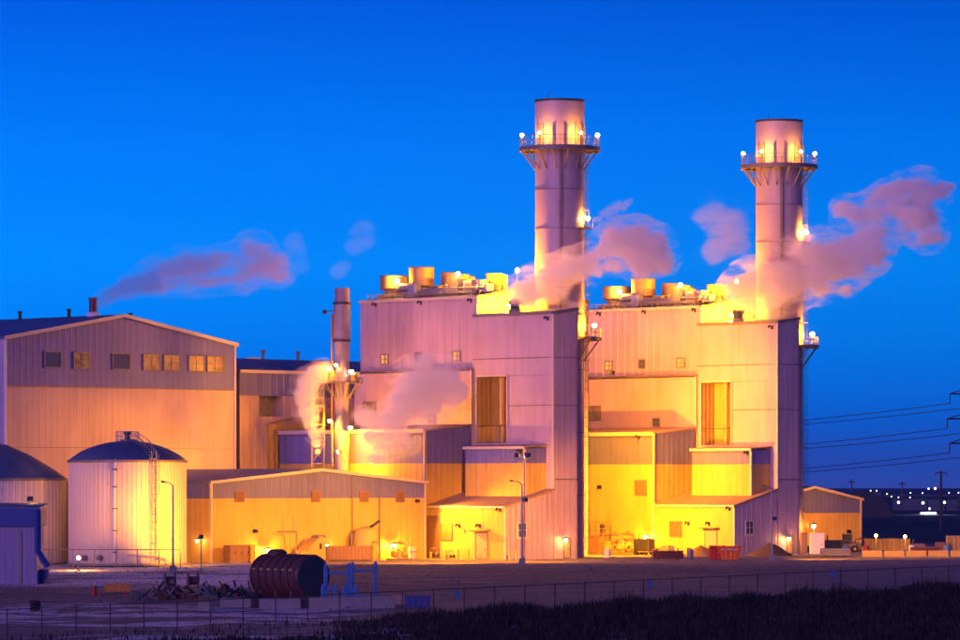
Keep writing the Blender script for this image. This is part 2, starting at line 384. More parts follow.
# =================================================================== POWER HALLS (two of a kind)
U = Frame(3.1, 520, (C, -C), (C, C))
DU = Vector((30.2, 30.0, 0))
ZB = 12.0                                                          # top of the beige plinth, underside of the slate band
def build_unit(label):
    r = thing('power_hall', label, 'building', U.p(0, 0, 0))
    S = -14.3; tE, tB, tH = 8.2, 8.6, 9.4; sL = -36.0; sE = -41.5
    x = U.xy
    # ---- low front block: beige plinth, slate band
    def topE(t): return 16.1 + .7 * t / 8.2
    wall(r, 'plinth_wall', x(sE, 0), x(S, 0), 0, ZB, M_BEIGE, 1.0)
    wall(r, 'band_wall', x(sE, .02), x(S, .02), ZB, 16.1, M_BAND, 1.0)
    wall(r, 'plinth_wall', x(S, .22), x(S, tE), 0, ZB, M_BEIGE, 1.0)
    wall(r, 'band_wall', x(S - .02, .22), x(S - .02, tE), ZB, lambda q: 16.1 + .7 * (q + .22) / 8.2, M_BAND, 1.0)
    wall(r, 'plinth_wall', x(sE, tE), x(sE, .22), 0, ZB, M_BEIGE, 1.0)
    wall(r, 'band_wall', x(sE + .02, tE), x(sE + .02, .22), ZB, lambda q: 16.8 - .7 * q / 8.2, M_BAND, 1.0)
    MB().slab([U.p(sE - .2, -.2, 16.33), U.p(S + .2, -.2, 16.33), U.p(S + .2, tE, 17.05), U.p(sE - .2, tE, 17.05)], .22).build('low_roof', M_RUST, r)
    bar(r, 'eave_trim', x(sE, 0), x(S, 0), 15.85, 16.34, .20, .32, M_TRIM)
    MB().box(U.p(S + .02, .02, 0), .3, .3, 16.05, U.d1).build('corner_trim', M_TRIM, r)
    # ---- middle wall, one step back
    tD = 8.3
    zD = 23.9
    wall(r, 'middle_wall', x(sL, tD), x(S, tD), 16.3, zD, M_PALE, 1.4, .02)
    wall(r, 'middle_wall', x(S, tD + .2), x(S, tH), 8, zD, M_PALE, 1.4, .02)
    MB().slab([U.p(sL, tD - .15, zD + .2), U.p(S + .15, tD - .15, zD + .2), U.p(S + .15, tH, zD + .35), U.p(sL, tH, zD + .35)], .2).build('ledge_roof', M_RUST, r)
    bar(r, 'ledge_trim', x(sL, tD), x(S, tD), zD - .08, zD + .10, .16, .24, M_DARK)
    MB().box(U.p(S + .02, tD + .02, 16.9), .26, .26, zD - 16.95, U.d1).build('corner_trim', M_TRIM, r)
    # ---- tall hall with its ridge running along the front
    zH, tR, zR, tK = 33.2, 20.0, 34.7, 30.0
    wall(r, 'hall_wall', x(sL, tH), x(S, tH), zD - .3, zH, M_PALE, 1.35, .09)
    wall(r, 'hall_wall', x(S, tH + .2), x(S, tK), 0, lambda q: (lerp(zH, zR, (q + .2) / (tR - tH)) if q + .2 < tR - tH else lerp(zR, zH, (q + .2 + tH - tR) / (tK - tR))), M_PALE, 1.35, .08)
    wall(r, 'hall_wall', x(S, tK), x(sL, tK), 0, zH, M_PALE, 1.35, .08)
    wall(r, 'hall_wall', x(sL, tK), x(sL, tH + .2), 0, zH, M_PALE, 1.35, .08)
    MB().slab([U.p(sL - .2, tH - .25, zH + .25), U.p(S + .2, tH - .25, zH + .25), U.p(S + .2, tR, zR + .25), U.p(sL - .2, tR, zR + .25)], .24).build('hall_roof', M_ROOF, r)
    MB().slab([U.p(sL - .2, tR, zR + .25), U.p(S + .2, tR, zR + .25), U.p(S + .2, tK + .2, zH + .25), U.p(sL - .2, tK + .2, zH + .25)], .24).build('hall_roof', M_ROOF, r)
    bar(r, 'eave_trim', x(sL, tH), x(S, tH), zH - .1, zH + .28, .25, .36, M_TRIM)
    MB().box(U.p(S + .02, tH + .02, zD + .4), .26, .26, zH - zD - .45, U.d1).build('corner_trim', M_TRIM, r)
    # ---- tower block with a tall niche
    zB0, zB1, tB1 = 30.8, 31.4, 13.0
    n0, n1, nz0, nz1 = U.s_px(477, tB), U.s_px(507.5, tB), 14.6, 23.1
    def towerfront(name, a, b_, z0, z1): return wall(r, name, x(a, tB), x(b_, tB), z0, z1, M_PALE, 1.3, .018)
    towerfront('tower_wall', S + .01, 0, 25.3, zB0)
    towerfront('tower_wall', S + .01, 0, nz1, 25.27)
    towerfront('tower_wall', S + .01, n0, nz0, nz1 - .03); towerfront('tower_wall', n1, 0, 19.3, nz1 - .03); towerfront('tower_wall', n1, 0, nz0, 19.27)
    towerfront('tower_wall', S + .01, 0, 7.5, nz0 - .03)
    nd = 2.6
    wall(r, 'niche_wall', x(n0, tB + nd), x(n1, tB + nd), nz0, nz1, M_BEIGE, .8, .05)
    wall(r, 'niche_wall', x(n0, tB + .2), x(n0, tB + nd), nz0, nz1, M_BEIGE, .9, .05, .05)
    wall(r, 'niche_wall', x(n1, tB + nd), x(n1, tB + .2), nz0, nz1, M_BEIGE, .9, .05, .05)
    MB().slab([U.p(n0, tB + .02, nz0 + .1), U.p(n1, tB + .02, nz0 + .1), U.p(n1, tB + nd, nz0 + .1), U.p(n0, tB + nd, nz0 + .1)], .2).build('niche_floor', M_STEEL, r)
    MB().slab([U.p(n0, tB + .02, nz1 + .1), U.p(n1, tB + .02, nz1 + .1), U.p(n1, tB + nd, nz1 + .1), U.p(n0, tB + nd, nz1 + .1)], .2).build('niche_ceiling', M_STEEL, r)
    MB().tube([U.p(lerp(n0, n1, .62), tB + 1.2, nz0), U.p(lerp(n0, n1, .62), tB + 1.2, nz1)], .38, 12).build('niche_pipe', M_DRUM, r, True)
    MB().tube([U.p(n0, tB + .25, nz0 + 2.2), U.p(n1, tB + .25, nz0 + 2.2)], .05, 6).build('niche_rail', M_DARK, r)
    nf = MB()
    for a, b_, z0, z1 in ((n0 - .12, n0 + .06, nz0, nz1), (n1 - .06, n1 + .12, nz0, nz1), (n0 + .06, n1 - .06, nz1 - .05, nz1 + .14)):
        q = U.p((a + b_) / 2, tB - .09, z0); nf.box(q, b_ - a, .14, z1 - z0, U.d1)
    nf.build('niche_frame', M_TRIM, r)
    wall(r, 'tower_side', x(0, tB + .2), x(0, tB1), 10.0, lambda q: lerp(zB0, zB1, q / (tB1 - tB)), M_PALE, 1.1, .018)
    wall(r, 'tower_side', x(0, tB + .2), x(0, tB1), 0, 9.96, M_PALE, 1.1, .018)
    wall(r, 'tower_back', x(0, tB1), x(S, tB1), 0, zB1, M_PALE, 1.3, .018)
    MB().slab([U.p(S + .1, tB - .12, zB0 + .2), U.p(.14, tB - .12, zB0 + .2), U.p(.14, tB1 + .12, zB1 + .2), U.p(S + .1, tB1 + .12, zB1 + .2)], .2).build('tower_roof', M_ROOF, r)
    for a, b_, ra, rb in (((S + .1, tB), (0, tB), zB0, zB0), ((0, tB), (0, tB1), zB0, zB1)):
        bar(r, 'parapet_trim', x(*a), x(*b_), (ra - .12, rb - .12), (ra + .28, rb + .28), .13, .22, M_STEEL)
    MB().box(U.p(-.02, tB + .02, 8.8), .26, .26, zB0 - 8.9, U.d1).build('corner_trim', M_TRIM, r)
    bar(r, 'seam_strip', x(S + .1, tB), x(0, tB), 25.22, 25.34, .02, .09, M_STEEL)
    bar(r, 'seam_strip', x(n1 + .15, tB), x(0, tB), 19.23, 19.33, .02, .09, M_STEEL)
    bar(r, 'seam_strip', x(0, tB + .2), x(0, tB1), 25.22, 25.34, .02, .09, M_STEEL)
    bar(r, 'seam_strip', x(0, tB + .2), x(0, tB1), 19.23, 19.33, .02, .09, M_STEEL)
    bar(r, 'seam_strip', x(0, tB + .2), x(0, tB1), 9.9, 10.06, .02, .10, M_STEEL)
    # ---- lean-to in front of the tower and the small block on its roof
    zG0, zG1 = 6.5, 8.6
    wall(r, 'lean_to_wall', x(S + .02, 0), x(0, 0), 0, zG0, M_BEIGE, .9)
    wall(r, 'lean_to_side', x(0, .22), x(0, tB), 0, lambda q: lerp(zG0, zG1, q / tB), M_PALE, .9, .05)
    MB().slab([U.p(S + .25, -.35, zG0 + .12), U.p(.3, -.35, zG0 + .12), U.p(.3, tB - .05, zG1 + .22), U.p(S + .25, tB - .05, zG1 + .22)], .16).build('lean_to_roof', M_RUST, r)
    bar(r, 'eave_trim', x(S + .25, 0), x(.3, 0), zG0 - .15, zG0 + .14, .36, .44, M_TRIM)
    MB().box(U.p(-.02, .02, 0), .24, .24, zG0, U.d1).build('corner_trim', M_TRIM, r)
    f0, f1, ft, fz = -11.7, -1.2, 4.7, 13.9
    wall(r, 'roof_block_wall', x(f0, ft), x(f1, ft), 7.4, ZB, M_BEIGE, .9); wall(r, 'roof_block_band', x(f0, ft + .02), x(f1, ft + .02), ZB, fz, M_BAND, .9)
    wall(r, 'roof_block_wall', x(f1, ft + .22), x(f1, tB), 7.4, ZB, M_BEIGE, .9); wall(r, 'roof_block_band', x(f1 - .02, ft + .22), x(f1 - .02, tB), ZB, fz, M_BAND, .9)
    wall(r, 'roof_block_wall', x(f0, tB), x(f0, ft + .22), 7.4, ZB, M_BEIGE, .9); wall(r, 'roof_block_band', x(f0 + .02, tB), x(f0 + .02, ft + .22), ZB, fz, M_BAND, .9)
    MB().slab([U.p(f0 - .25, ft - .25, fz + .2), U.p(f1 + .25, ft - .25, fz + .2), U.p(f1 + .25, tB - .05, fz + .5), U.p(f0 - .25, tB - .05, fz + .5)], .18).build('roof_block_roof', M_RUST, r)
    bar(r, 'eave_trim', x(f0 - .2, ft), x(f1 + .2, ft), fz - .12, fz + .22, .26, .34, M_TRIM)
    MB().box(U.p(f1 - .02, ft + .02, 7.8), .24, .24, fz - 7.9, U.d1).build('corner_trim', M_TRIM, r)
    # ---- windows and doors (photo columns are those of the farther hall, shifted to this one)
    def win(px0, px1, py0, py1, t, gl, mull=1):
        k = lambda px: U2.s_px(px, t)
        a, b_ = k(px0), k(px1); z1, z0 = U2.z(a, t, py0), U2.z(a, t, py1)
        return window(r, x(a, t), x(b_, t), z0, z1, gl, mull=mull)
    win(605, 613, 361, 371, tH, M_LITGL); win(639, 646, 359.5, 369, tH, M_GLASS); win(677, 685, 358, 368, tH, M_LITGL)
    win(588, 601, 406, 421, tD, M_WARMGL); win(653, 660, 418, 427, tD, M_GLASS)
    win(635, 647, 480, 496, 0, M_SHUT); win(670, 682, 521, 537, 0, M_SHUT)
    a, b_ = U2.s_px(705, 0), U2.s_px(717.5, 0)
    door(r, x(a, 0), x(b_, 0), .05, 3.4)
    bar(r, 'door_canopy', x(a - .4, 0), x(b_ + .4, 0), 3.5, 3.66, 0, .9, M_STEEL)
    a, b_ = U2.t_px(745, 0), U2.t_px(753.5, 0)
    window(r, x(0, a), x(0, b_), 2.7, 4.6, M_GLASS, fm=M_TRIM)
    bar(r, 'sill', x(0, a - .2), x(0, b_ + .2), 2.5, 2.69, 0, .3, M_TRIM)
    a = U2.t_px(786, 0); door(r, x(0, a), x(0, a + 1.3), .05, 2.6)
    # ---- eave brackets (dark) along the roof edges
    for s_, t_, z_ in ((-33, tH, zH - .6), (-24.5, tH, zH - .6), (-15.3, tH, zH - .6), (-.9, tB, zB0 - .9), (-1.8, ft, fz - .7), (-.8, 0, zG0 - .6), (-17, 0, 15.4), (-8, 0, 3.9), (-4.4, 0, 3.9)):
        mb = MB(); p0 = U.p(s_, t_ - .05, z_); mb.box(p0, .3, .25, .5, U.d1); mb.tube([p0 + Vector((0, 0, .3)), U.p(s_, t_ - .6, z_ + .45)], .06, 6); mb.tube([U.p(s_, t_ - .55, z_ + .5), U.p(s_, t_ - .75, z_ + .2)], .14, 8)
        mb.build('eave_fixture', M_DARK, r)
    dp = MB(); dp.tube([U.p(S + .28, -.05, 15.9), U.p(S + .28, -.16, 15.3), U.p(S + .28, -.16, 7.0)], .08, 6); dp.build('downpipe', M_STEEL, r)
    return r
U2 = Frame(3.1 + DU.x, 520 + DU.y, (C, -C), (C, C))
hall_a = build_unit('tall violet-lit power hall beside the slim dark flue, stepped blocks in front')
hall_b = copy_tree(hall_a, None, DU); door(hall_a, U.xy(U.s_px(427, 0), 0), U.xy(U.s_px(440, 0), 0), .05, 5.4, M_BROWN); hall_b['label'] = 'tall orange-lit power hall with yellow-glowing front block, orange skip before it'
# =================================================================== EXHAUST STACKS
def build_stack(label):
    cx, cy = U.xy(-7.15, 17.2); c = Vector((cx, cy, 0)); Rr = 3.13
    r = thing('exhaust_stack', label, 'chimney', c)
    H_ = 58.4
    zs = [0, 8, 16, 24, 31, 36.5, 42, 47, 52.2]
    prev = 0
    for i in range(len(zs) - 1):
        MB().lathe(c, [(Rr, zs[i] + .06), (Rr, zs[i + 1] - .06)], 48).build('shell_section', M_STACK, r, True)
        MB().ring(c, Rr - .1, Rr + .07, zs[i + 1] - .06, zs[i + 1] + .06, 48).build('flange', M_STEEL, r)
    MB().lathe(c, [(Rr, 52.26), (Rr + .03, 56), (Rr + .05, 58.2)], 48, True, False).build('shell_section', M_STACK, r, True)
    MB().ring(c, Rr - .12, Rr + .10, 58.2, H_ + .1, 48).build('rim', M_DARK, r)
    MB().lathe(c, [(Rr - .12, 55.5), (Rr - .12, 58.3)], 48, True, False).build('inner_liner', M_DARK, r)
    MB().tube([c + Vector((-1.6, -1.8, 58.4)), c + Vector((-1.6, -1.8, 59.4))], .05, 5).build('lightning_rod', M_DARK, r)
    # platform with ribs, railing, braces
    zp = 52.2; pl = MB(); pl.ring(c, Rr + .08, 5.15, zp + .12, zp + .26, 48); P = pl.build('platform', M_STEEL, r)
    MB().ring(c, 4.95, 5.2, zp - .3, zp + .12, 48).build('edge_beam', M_STEEL, P)
    for k in range(16):
        a = k * 2 * math.pi / 16 + .2; d = Vector((math.cos(a), math.sin(a), 0))
        MB().tube([c + d * 5.0 + Vector((0, 0, zp - .1)), c + d * (Rr + .05) + Vector((0, 0, zp - 2.6))], .09, 6).build('brace', M_STEEL, P)
    for zr in (.75, 1.3): MB().ring(c, 5.05, 5.12, zp + .2 + zr, zp + .27 + zr, 48).build('handrail', M_STEEL, P)
    for k in range(24):
        a = k * 2 * math.pi / 24; d = Vector((math.cos(a), math.sin(a), 0))
        MB().tube([c + d * 5.08 + Vector((0, 0, zp + .2)), c + d * 5.08 + Vector((0, 0, zp + 1.52))], .035, 5).build('baluster', M_STEEL, P)
    # upright conduit posts on the lit drum and the long cable tray facing the camera
    for a in (-2.55, -2.32, -1.86, -1.30, -.92, -.62, -.3):
        d = Vector((math.cos(a), math.sin(a), 0))
        MB().tube([c + d * (Rr + .16) + Vector((0, 0, 52.4)), c + d * (Rr + .16) + Vector((0, 0, 55.3))], .10, 6).build('upright', M_STEEL, r)
    d = Vector((math.cos(-1.55), math.sin(-1.55), 0))
    MB().box(c + d * (Rr + .12) + Vector((0, 0, 24)), .3, .35, 28, d).build('cable_tray', M_STEEL, r)
    # caged ladder on the east side
    a = -.42; d = Vector((math.cos(a), math.sin(a), 0)); q = Vector((-d.y, d.x, 0)); base = c + d * (Rr + .3)
    ld = MB()
    for sgn in (-1, 1): ld.tube([base + q * (.25 * sgn) + Vector((0, 0, 1)), base + q * (.25 * sgn) + Vector((0, 0, zp))], .04, 5)
    z = 1.3
    while z < zp: ld.tube([base - q * .25 + Vector((0, 0, z)), base + q * .25 + Vector((0, 0, z))], .025, 4); z += .6
    L_ = ld.build('ladder', M_STEEL, r)
    cg = MB(); z = 3.5
    while z < zp - 1:
        cg.tube([base - q * .3 + Vector((0, 0, z)), base - q * .36 + d * .4 + Vector((0, 0, z)), base + d * .68 + Vector((0, 0, z)), base + q * .36 + d * .4 + Vector((0, 0, z)), base + q * .3 + Vector((0, 0, z))], .025, 4); z += 1.2
    for e in (-.36, 0, .36): cg.tube([base + q * e + d * (.68 if e == 0 else .4) + Vector((0, 0, 3.5)), base + q * e + d * (.68 if e == 0 else .4) + Vector((0, 0, zp - 1))], .02, 4)
    cg.build('ladder_cage', M_STEEL, r)
    # lower half platform on the east side
    zq = 28.0; a0, a1 = -.75, .75
    lp = MB().ring(c, Rr + .08, 5.35, zq, zq + .15, 14, a0, a1).build('lower_platform', M_STEEL, r)
    MB().ring(c, 5.2, 5.4, zq - .25, zq, 14, a0, a1).build('edge_beam', M_STEEL, lp)
    for k in range(4):
        a = lerp(a0, a1, k / 3); d = Vector((math.cos(a), math.sin(a), 0))
        MB().tube([c + d * 5.25 + Vector((0, 0, zq - .1)), c + d * (Rr + .03) + Vector((0, 0, zq - 2.9))], .09, 6).build('brace', M_STEEL, lp)
    for zr in (.7, 1.25): MB().ring(c, 5.25, 5.32, zq + zr, zq + zr + .07, 14, a0, a1).build('handrail', M_STEEL, lp)
    for k in range(8):
        a = lerp(a0, a1, k / 7); d = Vector((math.cos(a), math.sin(a), 0))
        MB().tube([c + d * 5.28 + Vector((0, 0, zq + .1)), c + d * 5.28 + Vector((0, 0, zq + 1.32))], .035, 5).build('baluster', M_STEEL, lp)
    # small rest platform with a rail
    zr = 42.0; rp_ = MB().ring(c, Rr + .08, 4.3, zr, zr + .12, 6, -.75, -.1).build('rest_platform', M_STEEL, r)
    MB().ring(c, 4.2, 4.27, zr + 1.1, zr + 1.17, 6, -.75, -.1).build('handrail', M_STEEL, rp_)
    for k in range(3):
        a = lerp(-.72, -.13, k / 2); d = Vector((math.cos(a), math.sin(a), 0))
        MB().tube([c + d * 4.23 + Vector((0, 0, zr + .1)), c + d * 4.23 + Vector((0, 0, zr + 1.15))], .035, 5).build('baluster', M_STEEL, rp_)
    return r, c
stack_a, SC = build_stack('tall round exhaust stack above the violet-lit hall, lit ring platform near top')
stack_b = copy_tree(stack_a, None, DU); stack_b['label'] = 'tall round exhaust stack above the orange-lit hall, lit ring platform near top'
def post_lamp(base, h, power, label, group, to=None, r=.36, lens=None, shift=0):
    """short upright on a platform carrying a lantern"""
    b = Vector(base); t = thing('platform_lamp', label, 'lamp', b, group)
    MB().tube([b, b + Vector((0, 0, h))], .05, 6).build('post', M_STEEL, t)
    top = b + Vector((0, 0, h + r))
    MB().sphere(top, r, 8).build('globe', lens or M_LAMPW, t, True)
    MB().lathe(top + Vector((0, 0, r * .8)), [(r * .7, 0), (.05, .12)], 10).build('cap', M_STEEL, t)
    p = top + (Vector(to) - top).normalized() * (r + .1) if to is not None else top + Vector((0, 0, r + .3))
    add_light(t, p, power, r=.15)
    return t
for who, off in (('violet-lit', Vector()), ('orange-lit', DU)):
    c = SC + off
    for k, a in enumerate((math.pi * .98, -2.15, -1.0, .06)):
        d = Vector((math.cos(a), math.sin(a), 0))
        post_lamp(c + d * 4.85 + Vector((0, 0, 52.46)), 1.35, 1000 if k in (1, 2) else 380, f'lamp on the ring platform of the stack above the {who} hall', f'ring platform lamps of the {who} stack', c + Vector((0, 0, 54)), .19 if k in (1, 2) else .25)
    d = Vector((math.cos(-.2), math.sin(-.2), 0))
    post_lamp(c + d * 4.5 + Vector((0, 0, 28.15)), 1.2, 7000, f'lamp on the lower side platform of the stack above the {who} hall', None, c + Vector((0, 0, 30)), .28)
    if True:
        d = Vector((math.cos(-.4), math.sin(-.4), 0))
        post_lamp(c + d * 3.9 + Vector((0, 0, 42.12)), .9, 1800 if off.length == 0 else 6000, f'lamp on the small rest platform halfway up the {who} hall stack', None, c + Vector((0, 0, 43)), .26)
# =================================================================== ROOF PLANT ON THE HALLS
def rp_pt(px, t, z): return U.p(U.s_px(px, t), t, z)
def roofz(t): return lerp(33.45, 34.95, (t - 9.15) / (20 - 9.15))
def fan_drum(px, t, r_low, r_top, h_low, h_top, label, grp):
    z = roofz(t) - .05; c = rp_pt(px, t, z)
    o = thing('roof_fan', label, 'roof fan', c, grp)
    MB().lathe(c, [(r_low * 1.15, 0), (r_low * 1.15, .25)], 20).build('curb', M_STEEL, o)
    MB().lathe(c, [(r_low, .25), (r_low, h_low), (r_top * .98, h_low + .25)], 24).build('throat', M_DRUM, o, True)
    MB().lathe(c, [(r_top, h_low + .25), (r_top, h_low + h_top)], 24, True, False).build('shroud', M_DRUM, o, True)
    MB().ring(c, r_top - .1, r_top + .07, h_low + h_top - .12, h_low + h_top + .05, 24).build('rim', M_STEEL, o)
    hub = MB(); hub.lathe(c, [(.3, h_low + .3), (.3, h_low + .9)], 10)
    for k in range(4):
        a = k * math.pi / 2 + .4; d = Vector((math.cos(a), math.sin(a), 0)); hub.box(c + d * (r_top * .5) + Vector((0, 0, h_low + .6)), r_top * .9, .35, .08, d)
    hub.build('fan_rotor', M_DARK, o)
    for k in range(4):
        a = k * math.pi / 2 + .1; d = Vector((math.cos(a), math.sin(a), 0))
        MB().tube([c + d * r_low * 1.1 + Vector((0, 0, .2)), c + d * r_top * .98 + Vector((0, 0, h_low + .4))], .06, 5).build('brace', M_STEEL, o)
    return o
def roof_duct(px, t, label):
    z = roofz(t) - .05; c = rp_pt(px, t, z); o = thing('roof_duct', label, 'duct', c)
    MB().tube([c + Vector((0, 0, 0)), c + Vector((0, 0, 1.1)), c + Vector((.3, -.3, 1.45)), c + Vector((1.6, -1.6, 1.5))], .5, 12).build('elbow', M_DUCT, o, True)
    MB().ring(c, .45, .62, .9, 1.0, 16).build('collar', M_STEEL, o)
    MB().bevbox(c + Vector((1.9, -1.9, 0)), 1.3, 1.3, 1.7, (C, C)).build('plenum', M_DUCT, o)
    return o
def roof_box(px, t, dx, dy, dz, label, m=None):
    z = roofz(t) - .05; c = rp_pt(px, t, z); o = thing('roof_unit', label, 'vent unit', c)
    MB().bevbox(c + Vector((0, 0, .25)), dx, dy, dz, U.d1).build('casing', m or M_DUCT, o)
    for i in (-1, 1): MB().box(c + Vector((C, -C, 0)) * (i * dx * .35), .2, dy, .25, U.d1).build('skid', M_STEEL, o)
    for i in range(3):
        MB().box(c - Vector((C, C, 0)) * (dy / 2 + .03) + Vector((0, 0, .55 + i * dz * .2)), dx * .7, .08, dz * .12, U.d1).build('slat', M_STEEL, o)
    return o
def roof_rail(label):
    o = thing('roof_railing', label, 'railing', U.p(-25, 10.2, roofz(10.2) - .05))
    for i in range(21):
        s_ = lerp(-35.5, -14.6, i / 20); MB().tube([U.p(s_, 10.2, roofz(10.2) - .05), U.p(s_, 10.2, roofz(10.2) + .65)], .04, 5).build('post', M_DRUM, o)
    for zz in (.3, .65): MB().tube([U.p(-35.5, 10.2, roofz(10.2) + zz), U.p(-14.6, 10.2, roofz(10.2) + zz)], .035, 5).build('rail', M_DRUM, o)
    return o
def vent_cap(label):
    c = U.p(U.s_px(515, 10), 10, 31.1); o = thing('roof_vent_cap', label, 'vent', c)
    MB().lathe(c, [(.85, 0), (.75, .45), (.6, .5)], 16).build('base', M_STEEL, o)
    MB().lathe(c, [(.6, .5), (.6, 1.1)], 16).build('neck', M_DARK, o)
    MB().lathe(c, [(.85, 1.1), (.85, 1.55), (.3, 1.75)], 16).build('hood', M_DARK, o)
    return o
def pipe_run(label):
    t_ = 11.0; z = roofz(t_) - .05; o = thing('roof_pipe_run', label, 'pipes', U.p(-25, t_, z))
    for k, (a_, b_, zz) in enumerate(((-34.5, -16.2, .45), (-31, -20, .8), (-27, -15.6, 1.1))):
        MB().tube([U.p(a_, t_ + k * .4, z + zz), U.p(b_, t_ + k * .4, z + zz), U.p(b_ + .3, t_ + k * .4, z + zz + .9)], .12, 8).build('pipe', M_DUCT, o, True)
    for i in range(8):
        s_ = lerp(-34, -16.5, i / 7); MB().box(U.p(s_, t_ + .4, z), .12, 1.2, (.4, .75)[i % 2], U.d1).build('pipe_stand', M_STEEL, o)
    for s_, h_ in ((-29.5, 1.5), (-23.2, 1.2), (-18.4, 1.7), (-33, 1.1)): MB().lathe(U.p(s_, t_ + 1.6, roofz(t_ + 1.6) - .05), [(.16, 0), (.16, h_), (.28, h_ + .05), (.2, h_ + .3)], 8).build('vent_stub', M_DRUM, o)
    return o
plant = []
def both(maker, *a):
    o = maker(*a, '') if maker is not None else None
    return o
ROOF = [
    (lambda L: fan_drum(394, 13, 1.25, 1.85, .9, 1.9, L, None), 'wide flared fan drum at the flue end of the {w} hall roof', 'lamp-lit fan drum furthest from the stack on the {w} hall roof'),
    (lambda L: fan_drum(421.5, 13.5, 1.15, 1.65, 1.1, 2.6, L, None), 'tallest flared fan drum on the {w} hall roof, by the silver duct', None),
    (lambda L: fan_drum(458, 14, 1.35, 1.45, .5, 2.0, L, None), 'straight-sided fan drum with a lamp on the {w} hall roof', None),
    (lambda L: fan_drum(449, 16, .95, 1.05, .5, 2.2, L, None), 'narrow fan drum tucked behind the straight-sided one, {w} hall roof', None),
    (lambda L: fan_drum(494, 15.5, .95, 1.05, .5, 1.8, L, None), 'narrow fan drum beside the steam on the {w} hall roof', None),
    (lambda L: fan_drum(502.5, 16.5, .55, .62, .5, 1.5, L, None), 'slimmest fan drum, next to the steam on the {w} hall roof', None),
    (lambda L: roof_duct(400, 11.5, L), 'silver elbow duct below the flared fan drums, {w} hall roof', None),
    (lambda L: roof_box(476, 13.5, 3.0, 1.8, 1.5, L), 'silver louvred vent unit between fan drums on the {w} hall roof', None),
    (lambda L: roof_box(438, 12.5, 1.8, 1.4, 1.1, L, M_DRUM), 'small yellow vent unit between fan drums, {w} hall roof', None),
    (lambda L: roof_box(486, 12.5, 1.6, 1.2, 1.0, L, M_WHITE), 'small white vent unit near the tower on the {w} hall roof', None),
    (lambda L: roof_rail(L), 'low pipe railing along the eave of the {w} hall roof', None),
    (lambda L: fan_drum(409, 17, .7, .8, .5, 1.7, L, None), 'small fan drum half hidden behind the flared pair, {w} hall roof', None),
    (lambda L: fan_drum(470, 18, .6, .68, .5, 1.4, L, None), 'smallest fan drum behind the silver louvred unit, {w} hall roof', None),
    (lambda L: pipe_run(L), 'run of silver pipes with upturned ends along the {w} hall roof', None),
    (lambda L: vent_cap(L), 'black mushroom vent cap on the tower roof of the {w} hall', None),
]
for mk, lab, _ in ROOF:
    o = mk(lab.format(w='violet-lit')); q = copy_tree(o, None, DU); q['label'] = lab.format(w='orange-lit')
for px, t, h, nm in ((397, 11.6, 2.0, 'flared'), (458, 12.0, 2.5, 'straight-sided'), (519, 17.5, 2.2, 'steam-side')):
    for who, off in (('violet-lit', Vector()), ('orange-lit', DU)):
        b = rp_pt(px, t, roofz(t) - .05) + off
        if nm == 'steam-side': b = U.p(-13.7, t, 31.5) + off; b.z = 31.0
        if nm == 'steam-side':
            b = U.p(S_ := -14.6, 17.0, roofz(17) - .05) + off
        post_lamp(b, h, 2600 if nm != 'steam-side' else 18000, f'lamp post by the {nm} fan drum on the {who} hall roof' if nm != 'steam-side' else f'lamp at the steam end of the {who} hall roof', None, None if nm == 'steam-side' else b + Vector((-.6, -1.2, h + .9)), .26)
# lamp on the tower roof gap, lighting steam and the hall flank
for who, off in (('violet-lit', Vector()), ('orange-lit', DU)):
    b = U.p(-11.6, 12.4, 31.5) + off
    post_lamp(b, .5, 44000, f'low lamp in the gap behind the tower roof of the {who} hall', None, None, .18)
